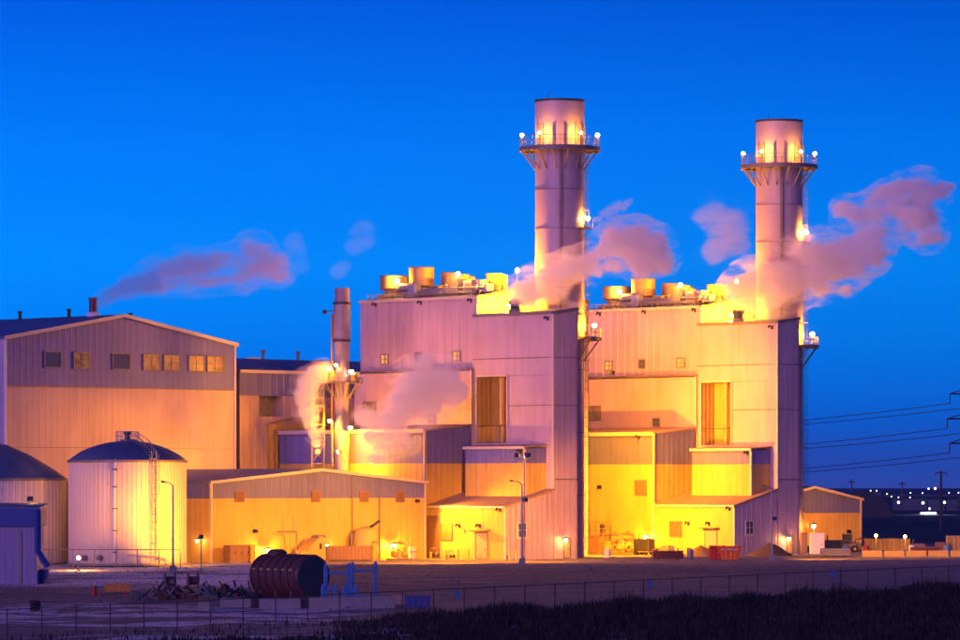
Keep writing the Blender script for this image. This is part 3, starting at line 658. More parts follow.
# =================================================================== LEFT HALL
def build_left_hall():
    F = Frame(-58.2, 515, (C, C), (-C, C)); W = 37.6; x = F.xy; D_ = 60
    r = thing('gabled_hall', 'large gabled hall with a row of seven upper windows, slate top, beige base', 'building', F.p(0, 0, 0))
    zb, ze, zp = 21.5, 27.3, 30.5
    g_ = lambda q: lerp(ze, zp, q / (W / 2)) if q < W / 2 else lerp(zp, ze, (q - W / 2) / (W / 2))
    wall(r, 'lower_wall', x(0, 0), x(W, 0), 0, 13.9, M_ROSE, 1.0, .015); wall(r, 'lower_wall', x(0, 0), x(W, 0), 13.94, zb, M_ROSE, 1.0, .015)
    # gable split at the ridge so that the profile peaks there
    wall(r, 'gable_wall', x(0, .02), x(W / 2, .02), zb, lambda q: lerp(ze, zp, q / (W / 2)), M_BAND, 1.0, .015)
    wall(r, 'gable_wall', x(W / 2, .02), x(W, .02), zb, lambda q: lerp(zp, ze, q / (W / 2)), M_BAND, 1.0, .015)
    wall(r, 'side_wall', x(0, D_), x(0, .22), 0, ze, M_PALE, 1.0, .015)
    wall(r, 'side_wall', x(W, .22), x(W, D_), 0, zb, M_ROSE, 1.0, .015); wall(r, 'side_wall', x(W - .02, .22), x(W - .02, D_), zb, ze, M_BAND, 1.0, .015)
    wall(r, 'back_wall', x(W, D_), x(0, D_), 0, ze, M_ROSE, 1.5, .04)
    MB().slab([F.p(-.4, -.3, ze + .18), F.p(W / 2, -.3, zp + .25), F.p(W / 2, D_, zp + .25), F.p(-.4, D_, ze + .18)], .22).build('roof', M_ROOF, r)
    MB().slab([F.p(W / 2, -.3, zp + .25), F.p(W + .4, -.3, ze + .18), F.p(W + .4, D_, ze + .18), F.p(W / 2, D_, zp + .25)], .22).build('roof', M_ROOF, r)
    bar(r, 'rake_trim', x(-.4, 0), x(W / 2, 0), (ze - .22, zp - .15), (ze + .24, zp + .31), .31, .42, M_TRIM)
    bar(r, 'rake_trim', x(W / 2, 0), x(W + .4, 0), (zp - .15, ze - .22), (zp + .31, ze + .24), .31, .42, M_TRIM)
    MB().box(F.p(.02, .02, 0), .3, .3, ze - .1, F.d1).build('corner_trim', M_WHITE, r)
    MB().box(F.p(W - .02, .02, 0), .3, .3, ze - .1, F.d1).build('corner_trim', M_TRIM, r)
    bar(r, 'drip_strip', x(0, 0), x(W, 0), zb - .1, zb + .06, .02, .12, M_STEEL)
    for i, (a, b_, gl, mu) in enumerate(((44, 61, M_GLASS, 0), (73, 89.5, M_WARMGL, 1), (112, 129.5, M_GLASS, 0), (142.5, 160, M_WARMGL, 1), (163, 179.5, M_WARMGL, 1), (188, 204, M_WARMGL, 1), (206.5, 223, M_WARMGL, 1))):
        s0, s1 = F.s_px(a, 0), F.s_px(b_, 0)
        window(r, x(s0, 0), x(s1, 0), 23.75, 25.85, gl, mull=mu)
    for px in (20, 69, 115):
        t = 6; s_ = F.s_px(px, t) if px > 100 else W * .5; tt = F.t_px(px, W * .5) if px < 100 else 3
        b = F.p(W / 2 if px < 100 else s_, tt, (zp if px < 100 else g_(s_)) + .1); MB().lathe(b, [(.22, 0), (.22, .9), (.32, .95), (.3, 1.15)], 10).build('roof_vent', M_DARK, r)
    return r, F
left_hall, LF = build_left_hall()
def chimney_stub():
    t = LF.t_px(93, 18.8); c = LF.p(18.8, t, 30.6); o = thing('roof_chimney', 'short round chimney trailing thin smoke on the gabled hall ridge', 'chimney', c)
    MB().lathe(c, [(.85, 0), (.8, .4), (.62, .6)], 20).build('base', M_WHITE, o)
    MB().lathe(c, [(.52, .6), (.5, 2.3)], 20).build('pipe', M_VESSEL, o, True)
    MB().ring(c, .42, .6, 2.2, 2.45, 20).build('rim', M_STEEL, o)
    return c
CH = chimney_stub()
# =================================================================== MIDDLE HALL BEHIND
def build_mid():
    F = Frame(-31.2, 545.5, (C, C), (-C, C)); x = F.xy; W = 34; D_ = 24
    r = thing('middle_hall', 'low long hall with blue roof between the gabled hall and the flue', 'building', F.p(0, 0, 0))
    ze, zr, zb = 24.0, 26.2, 20.9
    wall(r, 'band_wall', x(0, .02), x(W, .02), zb, ze, M_BAND, 1.2, .05)
    o0, o1 = F.s_px(259, 0), F.s_px(282, 0)
    wall(r, 'lower_wall', x(0, 0), x(o0, 0), 0, zb, M_ROSE, 1.2, .05); wall(r, 'lower_wall', x(o1, 0), x(W, 0), 0, zb, M_ROSE, 1.2, .05)
    wall(r, 'lower_wall', x(o0, 0), x(o1, 0), 0, 18.2, M_ROSE, 1.2, .05)
    wall(r, 'bay_back', x(o0 - .3, 1.6), x(o1 + 6, 1.6), 17.6, zb + .4, M_STEEL, .6, .03)
    wall(r, 'bay_side', x(o1, 1.6), x(o1, .2), 17.6, zb, M_ROSE, .7, .03, .1); wall(r, 'bay_side', x(o0, .2), x(o0, 1.6), 17.6, zb, M_ROSE, .7, .03, .1)
    MB().slab([F.p(o0, .2, 18.15), F.p(o1, .2, 18.15), F.p(o1, 1.6, 18.15), F.p(o0, 1.6, 18.15)], .2).build('bay_floor', M_STEEL, r)
    wall(r, 'side_wall', x(W, .22), x(W, D_), 0, ze, M_BAND, 1.2, .05); wall(r, 'side_wall', x(0, D_), x(0, .22), 0, ze, M_BAND, 1.2, .05)
    MB().slab([F.p(-.2, -.3, ze + .22), F.p(W + .2, -.3, ze + .22), F.p(W + .2, 12, zr), F.p(-.2, 12, zr)], .2).build('roof', M_ROOF, r)
    MB().slab([F.p(-.2, 12, zr), F.p(W + .2, 12, zr), F.p(W + .2, D_, ze), F.p(-.2, D_, ze)], .2).build('roof', M_ROOF, r)
    bar(r, 'eave_trim', x(-.2, 0), x(W + .2, 0), ze - .15, ze + .26, .31, .42, M_TRIM)
    for px, h in ((263, .9), (298, .8)):
        s_ = F.s_px(px, 12); b = F.p(s_, 12, zr - .05); MB().lathe(b, [(.2, 0), (.2, h), (.34, h + .05), (.28, h + .4)], 10).build('roof_vent', M_STEEL, r)
    s_ = F.s_px(253, 12); MB().box(F.p(s_, 12, zr - .02), 2.4, .3, .18, F.d1).build('roof_hatch', M_WHITE, r)
    return r, F
mid, MF = build_mid()
# stepped shed between the gabled hall and the low front block
def build_step():
    F = Frame(*U.xy(-51.5, -1.5), (C, -C), (C, C)); x = F.xy
    r = thing('stepped_shed', 'plain beige stepped shed between the gabled hall and slate band block', 'building', F.p(0, 0, 0))
    W = 9.5
    wall(r, 'wall', x(0, 0), x(W, 0), 0, 17.2, M_BEIGE, 1.0, .015); wall(r, 'wall', x(W, .2), x(W, 7), 0, 17.2, M_BEIGE, 1.0, .015); wall(r, 'wall', x(0, 7), x(0, .2), 0, 17.2, M_BEIGE, 1.0, .015)
    MB().slab([F.p(-.2, -.25, 17.4), F.p(W + .2, -.25, 17.4), F.p(W + .2, 7, 18.5), F.p(-.2, 7, 18.5)], .2).build('roof', M_RUST, r)
    bar(r, 'eave_trim', x(-.2, 0), x(W + .2, 0), 17.05, 17.42, .26, .34, M_TRIM)
    wall(r, 'upper_step', x(1, 5), x(W + 3.5, 5), 18.2, 19.0, M_PALE, 1.0, .015)
    MB().slab([F.p(.8, 4.8, 19.2), F.p(W + 3.7, 4.8, 19.2), F.p(W + 3.7, 9, 19.6), F.p(.8, 9, 19.6)], .2).build('roof', M_RUST, r)
    MB().box(F.p(1.5, .9, 17.5), .5, .5, 2.6, F.d1).build('stub_flue', M_STEEL, r)
    return r
build_step()
# =================================================================== ANNEX HALL
def build_annex():
    F = Frame(-32.0, 500, (C, C), (-C, C)); W = 35.5; x = F.xy; D_ = 24
    r = thing('annex_hall', 'low wide gabled annex glowing orange, four louvred vents below its slate gable', 'building', F.p(0, 0, 0))
    zb, ze, zp = 7.65, 9.55, 11.05; h = W / 2
    wall(r, 'lower_wall', x(0, 0), x(W, 0), 0, zb, M_BEIGE, .95)
    wall(r, 'gable_wall', x(0, .02), x(h, .02), zb, lambda q: lerp(ze, zp, q / h), M_BAND, .95); wall(r, 'gable_wall', x(h, .02), x(W, .02), zb, lambda q: lerp(zp, ze, q / h), M_BAND, .95)
    wall(r, 'side_wall', x(0, D_), x(0, .22), 0, zb, M_BEIGE, .95); wall(r, 'side_band', x(.02, D_), x(.02, .22), zb, ze, M_BAND, .95)
    wall(r, 'side_wall', x(W, .22), x(W, D_), 0, zb, M_BEIGE, .95); wall(r, 'side_band', x(W - .02, .22), x(W - .02, D_), zb, ze, M_BAND, .95)
    wall(r, 'back_wall', x(W, D_), x(0, D_), 0, ze, M_BEIGE, 1.5)
    MB().slab([F.p(-.35, -.3, ze + .17), F.p(h, -.3, zp + .22), F.p(h, D_ + .2, zp + .22), F.p(-.35, D_ + .2, ze + .17)], .2).build('roof', M_ROOF, r)
    MB().slab([F.p(h, -.3, zp + .22), F.p(W + .35, -.3, ze + .17), F.p(W + .35, D_ + .2, ze + .17), F.p(h, D_ + .2, zp + .22)], .2).build('roof', M_ROOF, r)
    bar(r, 'rake_trim', x(-.35, 0), x(h, 0), (ze - .14, zp - .1), (ze + .2, zp + .26), .31, .40, M_TRIM)
    bar(r, 'rake_trim', x(h, 0), x(W + .35, 0), (zp - .1, ze - .14), (zp + .26, ze + .2), .31, .40, M_TRIM)
    for px in (0, W): MB().box(F.p(px, .02, 0), .26, .26, ze - .05, F.d1).build('corner_trim', M_TRIM, r)
    for a, b_ in ((235, 244), (311, 319.5), (359.5, 368), (395.5, 404)):
        s0, s1 = F.s_px(a, 0), F.s_px(b_, 0); louvre(r, x(s0, 0), x(s1, 0), F.z(s0, 0, 502.5), F.z(s0, 0, 491), M_BROWN)
    for px, zt in ((351.5, 10.3), (379, zb + .3)):
        s_ = F.s_px(px, 0); q = F.p(s_, -.14, 0); MB().tube([q, q + Vector((0, 0, zt))], .09, 6).build('downpipe', M_STEEL, r)
    for px, py in ((254, 531), (416, 501), (197, 525)):
        s_ = F.s_px(px, 0) if px > 211 else None
        if s_ is not None:
            b = F.p(s_, -.25, F.z(s_, 0, py)); mb = MB(); mb.box(b - Vector((0, 0, .2)), .35, .5, .4, F.d1); mb.tube([b, F.p(s_, -.7, b.z - .1)], .12, 6); mb.build('wall_fixture', M_DARK, r)
    s_ = F.s_px(412, 0)
    door(r, x(F.s_px(372, 0), 0), x(F.s_px(372, 0) + 1.3, 0), .05, 2.6)
    return r, F
annex, AF = build_annex()
# =================================================================== SLIM FLUE WITH SERVICE PLATFORM
def build_flue():
    c = Vector(((342 - 480) * 538 / FPX, 538, 0)); r = thing('slim_flue', 'slim dark upright flue with a cluttered service platform and lamps halfway up', 'chimney', c)
    MB().lathe(c, [(.95, 0), (.95, 27.8)], 24).build('lower_pipe', M_FLUE, r, True)
    MB().lathe(c, [(1.08, 27.8), (1.08, 32.6)], 24).build('upper_pipe', M_FLUE, r, True)
    MB().lathe(c, [(.95, 32.6), (.95, 34.5)], 24, True, False).build('top_pipe', M_FLUE, r, True)
    MB().ring(c, .9, 1.15, 27.6, 27.9, 24).build('flange', M_DARK, r); MB().ring(c, .9, 1.2, 32.4, 32.7, 24).build('flange', M_DARK, r)
    q = c + Vector((-1.25, -.3, 0)); MB().tube([q, q + Vector((0, 0, 31.2))], .16, 8).build('side_pipe', M_BROWN, r)
    zp = 22.3; P = MB().ring(c, 1.05, 2.7, zp, zp + .15, 20).build('platform', M_STEEL, r)
    for k in range(10):
        a = k * .628; d = Vector((math.cos(a), math.sin(a), 0)); MB().tube([c + d * 2.6 + Vector((0, 0, zp)), c + d * 2.6 + Vector((0, 0, zp + 1.25))], .05, 5).build('baluster', M_STEEL, P)
        MB().tube([c + d * 2.5 + Vector((0, 0, zp)), c + d * .97 + Vector((0, 0, zp - 1.9))], .07, 5).build('brace', M_STEEL, P)
    for zz in (.65, 1.2): MB().ring(c, 2.56, 2.64, zp + zz, zp + zz + .07, 20).build('handrail', M_STEEL, P)
    for k, (a, dz) in enumerate(((.3, .8), (-.6, .5), (2.9, .6), (-2.4, 1.0))):
        d = Vector((math.cos(a), math.sin(a), 0)); MB().bevbox(c + d * 1.9 + Vector((0, 0, zp + .15)), .8, .6, .5 + dz, d).build('service_box', (M_GREY, M_DRUM)[k % 2], P)
    # bracing tower on the left
    t0 = c + Vector((-3.1, .5, 0)); lt = MB()
    for i, j in ((-1, -1), (1, -1), (1, 1), (-1, 1)): lt.tube([t0 + Vector((i * .8, j * .8, 0)), t0 + Vector((i * .8, j * .8, 22.4))], .09, 5)
    for k in range(8):
        z = 2 + k * 2.5
        for i, j in (((-1, -1), (1, -1)), ((1, -1), (1, 1)), ((1, 1), (-1, 1)), ((-1, 1), (-1, -1))):
            A = t0 + Vector((i[0] * .8, i[1] * .8, z)); B = t0 + Vector((j[0] * .8, j[1] * .8, z + 2.5)); B0 = t0 + Vector((j[0] * .8, j[1] * .8, z))
            lt.tube([A, B], .06, 4); lt.tube([A, B0], .06, 4)
    lt.build('bracing_tower', M_STEEL, r)
    MB().bevbox(t0 + Vector((0, 0, 22.4)), 2.2, 2.0, .2, (1, 0)).build('landing', M_STEEL, r)
    fx = MB(); fx.tube([c + Vector((-1, -.3, 31.6)), c + Vector((-2.2, -.8, 31.4))], .07, 6); fx.sphere(c + Vector((-2.2, -.8, 31.4)), .3, 6); fx.build('beacon', M_DARK, r)
    return r, c
flue, FC = build_flue()
def flue_lamp(px, py, Y, pw_, label, r=.3):
    p = at(px, py, Y); n = Vector((FC.x - p.x, FC.y - p.y, 0)); n.normalize()
    wall_lamp(p, -n, pw_, label, None, r, M_LAMPW)
flue_lamp(328.5, 369, 537, 3500, 'lamp on the steam side of the slim flue platform')
flue_lamp(351.5, 372, 537, 700, 'lamp on the flue platform facing the violet-lit hall')
flue_lamp(335.6, 365, 536.3, 500, 'lamp fixed before the slim flue shaft above its platform', .2)
flue_lamp(350.5, 428, 536, 13000, 'low lamp on the slim flue lighting the billowing steam')
flue_lamp(329.5, 421, 537, 3000, 'low lamp on the slim flue bracing tower', .24)
# =================================================================== STORAGE TANKS
def build_tank(px, Y, Rr, ze, prof, label, lad):
    c = Vector(((px - 480) * Y / FPX, Y, 0)); r = thing('storage_tank', label, 'storage tank', c)
    n = 78; ring0 = []
    for k in range(n):
        for f_, off in ((0, 0), (.34, 0), (.44, .05), (.56, .05), (.66, 0)):
            a = (k + f_) * 2 * math.pi / n; ring0.append((math.cos(a) * (Rr + off), math.sin(a) * (Rr + off)))
    MB().loft([[(c.x + x_, c.y + y_, z) for x_, y_ in ring0] for z in (.25, ze)]).build('shell', M_TANK, r)
    MB().lathe(c, [(Rr + .25, 0), (Rr + .25, .25)], 64).build('base_ring', M_CONC, r)
    MB().ring(c, Rr - .05, Rr + .2, ze - .12, ze + .16, 64).build('eave_ring', M_STEEL, r)
    k = len(prof)
    MB().lathe(c, [(rr, ze + z) for rr, z in prof], 48).build('roof', M_ROOF, r, True)
    for zz in ():
        pass
    return r, c
dome = [(6.95 * math.cos(a), 2.35 * math.sin(a)) for a in [i * math.pi / 2 / 10 for i in range(10)]] + [(.6, 2.36), (.01, 2.37)]
dome = [(6.95, .05)] + [(6.95 * math.sin(t_) / math.sin(1.0), 2.35 * (math.cos(t_) - math.cos(1.0)) / (1 - math.cos(1.0)) + .05) for t_ in [1.0 - i * .1 for i in range(1, 10)]] + [(.01, 2.4)]
tank, TC = build_tank(127.5, 488, 6.8, 12.0, dome, 'silver ribbed storage tank with blue domed roof and railed hatch', True)
cone = [(9.7, .05), (7.5, 1.55), (5.0, 3.0), (2.5, 4.1), (.01, 4.5)]
tank2, TC2 = build_tank(-15, 492, 9.5, 9.9, cone, 'wide storage tank with steep blue conical roof at the frame edge', False)
# fittings of the domed tank
apex = TC + Vector((0, 0, 14.35))
MB().lathe(apex, [(.9, 0), (.9, .25)], 16).build('hatch_base', M_STEEL, tank)
MB().lathe(apex, [(.35, .25), (.35, .8), (.5, .85), (.45, 1.1)], 12).build('breather', M_DARK, tank)
rl = MB()
for k in range(12):
    a = k * math.pi / 6; d = Vector((math.cos(a) * 1.35, math.sin(a) * 1.35, 0)); rl.tube([apex + d - Vector((0, 0, .2)), apex + d + Vector((0, 0, 1.15))], .045, 5)
for zz in (.55, 1.1): rl.ring(apex, 1.31, 1.38, zz, zz + .07, 20)
rl.build('hatch_railing', M_GREY, tank)
st = MB(); a = -1.05; d = Vector((math.cos(a), math.sin(a), 0)); q = Vector((-d.y, d.x, 0))
def dome_z(rr): 
    t_ = math.asin(min(1, rr / 6.95 * math.sin(1.0))); return 12.0 + 2.35 * (math.cos(t_) - math.cos(1.0)) / (1 - math.cos(1.0)) + .1
for i in range(11):
    rr = lerp(1.4, 6.8, i / 10); p = TC + d * rr; st.box((p.x, p.y, dome_z(rr)), .28, .8, .12, d)
for sgn in (-.42, .42):
    st.tube([TC + d * lerp(1.3, 6.9, i / 8) + q * sgn + Vector((0, 0, dome_z(lerp(1.3, 6.9, i / 8)) + .95)) for i in range(9)], .045, 5)
    for i in range(9): st.tube([TC + d * lerp(1.3, 6.9, i / 8) + q * sgn + Vector((0, 0, dome_z(lerp(1.3, 6.9, i / 8)))), TC + d * lerp(1.3, 6.9, i / 8) + q * sgn + Vector((0, 0, dome_z(lerp(1.3, 6.9, i / 8)) + .95))], .03, 4)
st.build('dome_stair', M_GREY, tank)
ld = MB(); bse = TC + d * 7.15
for sgn in (-.3, .3): ld.tube([bse + q * sgn + Vector((0, 0, .4)), bse + q * sgn + Vector((0, 0, 13.2))], .045, 5)
z = .7
while z < 12.6: ld.tube([bse - q * .3 + Vector((0, 0, z)), bse + q * .3 + Vector((0, 0, z))], .025, 4); z += .4
ld.build('ladder', M_GREY, tank)
cg = MB(); z = 2.6
while z < 13: cg.tube([bse - q * .3 + Vector((0, 0, z)), bse - q * .42 + d * .45 + Vector((0, 0, z)), bse + d * .75 + Vector((0, 0, z)), bse + q * .42 + d * .45 + Vector((0, 0, z)), bse + q * .3 + Vector((0, 0, z))], .03, 4); z += .8
for e, g2 in ((-.42, .45), (0, .75), (.42, .45)): cg.tube([bse + q * e + d * g2 + Vector((0, 0, 2.6)), bse + q * e + d * g2 + Vector((0, 0, 12.8))], .025, 4)
cg.build('ladder_cage', M_GREY, tank)
a = -1.70; d2_ = Vector((math.cos(a), math.sin(a), 0)); MB().tube([TC + d2_ * 6.95 + Vector((0, 0, .5)), TC + d2_ * 6.95 + Vector((0, 0, 11.6)), TC + d2_ * 6.6 + Vector((0, 0, 12.2))], .17, 8).build('fill_pipe', M_WHITE, tank, True)
for zz in (1.5, 4, 6.5, 9, 11): MB().box(TC + d2_ * 6.95 + Vector((0, 0, zz)), .35, .5, .12, d2_).build('pipe_bracket', M_DARK, tank)
for a in (-2.25, -1.95):
    d3 = Vector((math.cos(a), math.sin(a), 0)); mb = MB(); mb.tube([TC + d3 * 6.7 + Vector((0, 0, .9)), TC + d3 * 7.5 + Vector((0, 0, .9))], .3, 10); mb.build('nozzle', M_STEEL, tank)
# steel pipe rail on posts before the tanks
g0, g1 = ground(38, 565), ground(184, 566)
o = thing('pipe_rail', 'long thin pipe rail on posts across the foot of the tanks', 'railing', (g0 + g1) / 2)
g0 = Vector((g0.x, TC.y - 9.2, 0)); g1 = Vector((g1.x, TC.y - 9.2, 0))
o.location = (g0 + g1) / 2
for i in range(8):
    p = g0.lerp(g1, i / 7); p.z = terrain(p.x, p.y) - .02; MB().tube([p, Vector((p.x, p.y, 1.95))], .06, 6).build('post', M_STEEL, o)
MB().tube([Vector((g0.x, g0.y, 1.9)), Vector((g1.x, g1.y, 1.9))], .07, 6).build('rail', M_STEEL, o)
# =================================================================== SMALL SHED AT LEFT EDGE, CHUTE AND SKIP
def build_left_shed():
    Y = 446; gx = lambda px: (px - 480) * Y / FPX
    z0 = terrain(gx(20), Y) - .1; F = Frame(gx(37), Y, (1, 0), (0, 1)); x = F.xy
    r = thing('edge_shed', 'small slate shed with thick blue fascia at the foot of the conical tank', 'building', F.p(-3, 0, z0))
    zt = zat(508, Y); W = 11
    wall(r, 'wall', x(-W, 0), x(0, 0), z0, zat(526, Y), M_MAUVE, .8, .012); wall(r, 'wall', x(0, .2), x(0, 7), z0, zat(526, Y), M_MAUVE, .8, .012); wall(r, 'wall', x(-W, 7), x(-W, .2), z0, zat(526, Y), M_MAUVE, .8, .012)
    bar(r, 'fascia', x(-W, 0), x(.3, 0), zat(526.5, Y), zt, .05, .35, M_BLUED); bar(r, 'fascia', x(.0, 0), x(0, 7), zat(526.5, Y), zt, .05, .3, M_BLUED)
    MB().slab([F.p(-W, -.45, zt + .2), F.p(.4, -.45, zt + .05), F.p(.4, 7, zt + .45), F.p(-W, 7, zt + .6)], .18).build('roof', M_ROOF, r)
    MB().tube([F.p(.15, -.5, zt - .2), F.p(.15, -.5, zat(551, Y)), F.p(1.2, -.6, zat(567, Y))], .34, 4).build('discharge_chute', M_BLUED, r)
    bar(r, 'door_frame', x(-1.9, 0), x(-1.6, 0), z0, zat(530, Y), .03, .1, M_STEEL)
    return r
build_left_shed()
def skip(c, L_, W_, H_, m, label, ax=(1, 0), rib=M_STEEL, flare=1.22, inner=True):
    c = Vector(c); a = Vector((*ax, 0)).normalized(); b = Vector((-a.y, a.x, 0)); r = thing('skip_bin', label, 'skip', c)
    def rg(z, l, w_): return [c + a * (i * l / 2) + b * (j * w_ / 2) + Vector((0, 0, z)) for i, j in ((-1, -1), (1, -1), (1, 1), (-1, 1))]
    mb = MB(); mb.loft([rg(.12, L_ / flare, W_), rg(H_, L_, W_), rg(H_, L_ - .2, W_ - .2), rg(.25, L_ / flare - .2, W_ - .2)]); mb.build('body', m, r)
    lp = MB()
    for j in (-1, 1): lp.tube([c + a * (-L_ / 2) + b * (j * W_ / 2) + Vector((0, 0, H_)), c + a * (L_ / 2) + b * (j * W_ / 2) + Vector((0, 0, H_))], .07, 6)
    for i in (-1, 1): lp.tube([c + a * (i * L_ / 2) - b * (W_ / 2) + Vector((0, 0, H_)), c + a * (i * L_ / 2) + b * (W_ / 2) + Vector((0, 0, H_))], .07, 6)
    lp.build('rim', m, r)
    for k in range(4):
        f_ = (k + .5) / 4 - .5
        mb = MB()
        mb.tube([c + a * (f_ * L_ / flare) - b * (W_ / 2 + .04) + Vector((0, 0, .15)), c + a * (f_ * L_) - b * (W_ / 2 + .04) + Vector((0, 0, H_ - .05))], .06, 4); mb.build('rib', m, r)
    for i in (-1, 1): MB().box(c + a * (i * L_ / flare * .32), .18, W_ * .9, .12, a).build('skid', M_DARK, r)
    return r
p = ground(33, 583); skip(p, 3.4, 1.8, 1.35, M_BLUED, 'blue skip under the chute of the slate shed')
# =================================================================== LAMP POSTS
def lamp_post(px, py_b, py_t, arm_dx, label, lit=0, floods=False):
    b = ground(px, py_b); h = zat(py_t, b.y) - b.z; r = thing('lamp_post', label, 'lamp post', b)
    MB().bevbox(b - Vector((0, 0, .15)), .75, .75, .9, (1, 0)).build('footing', M_CONC, r)
    MB().tube([b + Vector((0, 0, .6)), b + Vector((0, 0, h * .5)), b + Vector((0, 0, h * .955))], .13, 8, .075).build('pole', M_GREY, r, True)
    s_ = arm_dx; top = b + Vector((0, 0, h * .955))
    MB().tube([top, top + Vector((s_ * .35, 0, h * .035)), top + Vector((s_ * .75, 0, h * .045))], .06, 6).build('arm', M_GREY, r, True)
    hd = MB(); c = top + Vector((s_ * .75, 0, h * .045)); e = top + Vector((s_ * 1.25, 0, h * .05))
    rings = []
    for i, (w_, hh) in enumerate(((.06, .05), (.2, .11), (.24, .13), (.2, .1), (.08, .05))):
        q = c.lerp(e, i / 4); rings.append([q + Vector((0, w_ * math.cos(k * math.pi / 4), hh * math.sin(k * math.pi / 4))) for k in range(8)])
    hd.loft(rings); hd.build('lamp_head', M_GREY, r, True)
    return r, b, h
lamp_post(173, 573, 482, -1.1, 'grey single-arm lamp post before the domed tank')
pa, pb, ph = lamp_post(522, 565, 481, -1.2, 'grey single-arm lamp post before the violet-lit hall')
_, p3, h3 = lamp_post(772, 561, 486, -1.0, 'thin lamp post beside the pale lean-to of the orange-lit hall')
# taller mast with two floods in front of the violet hall
b = pb; FP = b + Vector((.25, .1, 0))
r = thing('floodlight_mast', 'mast with twin floodlights rising beside the lamp post', 'mast', FP)
zt = zat(459, b.y) - b.z
MB().tube([FP, FP + Vector((0, 0, zt + .3))], .07, 8).build('pole', M_GREY, r); MB().tube([FP + Vector((-1.0, 0, zt)), FP + Vector((.5, 0, zt))], .05, 6).build('crossbar', M_GREY, r)
TC_ = TC
# =================================================================== FLOODLIGHTS AND WALL LAMPS
def onU(s_, t_, z): return U.p(s_, t_, z)
fl = FP + Vector((-.8, 0, zt + .45)); floodlight(fl, onU(-5, 8.6, 9), 30000, 'floodlight on the mast aimed at the tower front', None, 125)
fl = FP + Vector((.35, 0, zt + .45)); floodlight(fl, AF.p(17, 0, -2), 120000, 'floodlight on the mast aimed at the foot of the annex', None, 76)
fl = FP + Vector((.1, .35, 7.6)); floodlight(fl, onU(0, 6, 1.0), 110000, 'added third floodlight on the mast, lighting the lean-to flank', None, 50)  # third flood added to the twin mast to brighten the lean-to flank
# annex lamps
for px, py, pw_, lb in ((268, 551, 1500, 'bright wall lamp near the electrical cabinet on the annex'), (326, 546, 1500, 'bright wall lamp by the hopper on the annex'), (394, 546, 1500, 'bright wall lamp near the pump skid on the annex')):
    s_ = AF.s_px(px, -.8); wall_lamp(AF.p(s_, -.8, AF.z(s_, -.8, py)), -AF.d2, pw_, lb, None, .34, None, .8)
s_ = U.s_px(566, 10)
t_ = U.t_px(566, 0) ; wall_lamp(U.p(.7, U.t_px(566, .7), zat(540, 528)), U.d1, 260, 'small wall lamp on the tower flank of the violet-lit hall', None, .26, None, .7)
wall_lamp(U2.p(.7, U2.t_px(789, .7), zat(539, 558)), U.d1, 260, 'small wall lamp by the side door of the orange-lit hall', None, .28, None, .7)
s_ = U2.s_px(645, -.9); wall_lamp(U2.p(s_, -.9, U2.z(s_, -.9, 537)), -U.d2, 1500, 'bright wall lamp behind the generator on the yellow-glowing front block', None, .30, None, .9)
s_ = U.s_px(434, -.7)
q0 = Vector(((201 - 480) * 473 / FPX, 473, terrain(-31, 473))); r = thing('added_short_pole', 'added short pole with a floodlight between the annex and the domed tank', 'pole', q0)  # pole and flood added to brighten the tank's right side
MB().tube([q0 - Vector((0, 0, .1)), q0 + Vector((0, 0, 3.3))], .06, 8).build('shaft', M_STEEL, r); MB().box(q0 - Vector((0, 0, .1)), .5, .5, .2).build('base_plate', M_CONC, r)
floodlight(q0 + Vector((0, 0, 3.75)), TC + Vector((6, -3, 7)), 42000, 'added floodlight on the short pole, lighting the domed tank', None, 90, q0 + Vector((0, 0, 3.3)), .4)
fq = Vector(((30 - 480) * 450 / FPX, 450, zat(503, 450))); floodlight(fq + Vector((0, 0, .45)), TC + Vector((-6.5, -3, 6)), 30000, 'added floodlight on the slate shed roof, lighting the tanks', None, 30, fq)  # flood added to brighten the tank's left side
p0 = AF.p(-.7, AF.t_px(197, -.7), 2.6); wall_lamp(p0, -AF.d1, 90, 'small wall lamp on the annex flank facing the domed tank', None, .22, None, .7)
floodlight(AF.p(35.9, .6, 7.0), U.p(-6, 0, 2.5), 22000, 'floodlight under the annex eave aimed at the lean-to of the violet-lit hall', None, 130, AF.p(35.52, .6, 6.6))
floodlight(AF.p(35.9, 14, 9.2), U.p(-24, 0, 14), 5000, 'added floodlight at the annex flank aimed up at the slate band block', None, 140, AF.p(35.52, 14, 8.8))  # flood added to brighten the low block front
# floods on the back of the first stack/tower light the second hall
p0 = onU(-4, 21.2, 9.0); floodlight(p0, U2.p(-22, 0, 5), 120000, 'floodlight low behind the first stack aimed at the second hall', None, 140)
p0 = onU(-12, 32.2, 24.0); floodlight(p0, U2.p(-16, 9, 20), 34000, 'floodlight on the back wall of the violet-lit hall aimed at its neighbour', None, 140)
# unseen flood added on the flue to light the gabled hall and step shed
p0 = Vector((FC.x - .4, FC.y - 1.5, 13.5)); floodlight(p0, LF.p(9, 0, 6), 36000, 'added floodlight on the slim flue aimed at the gabled hall', None, 66)
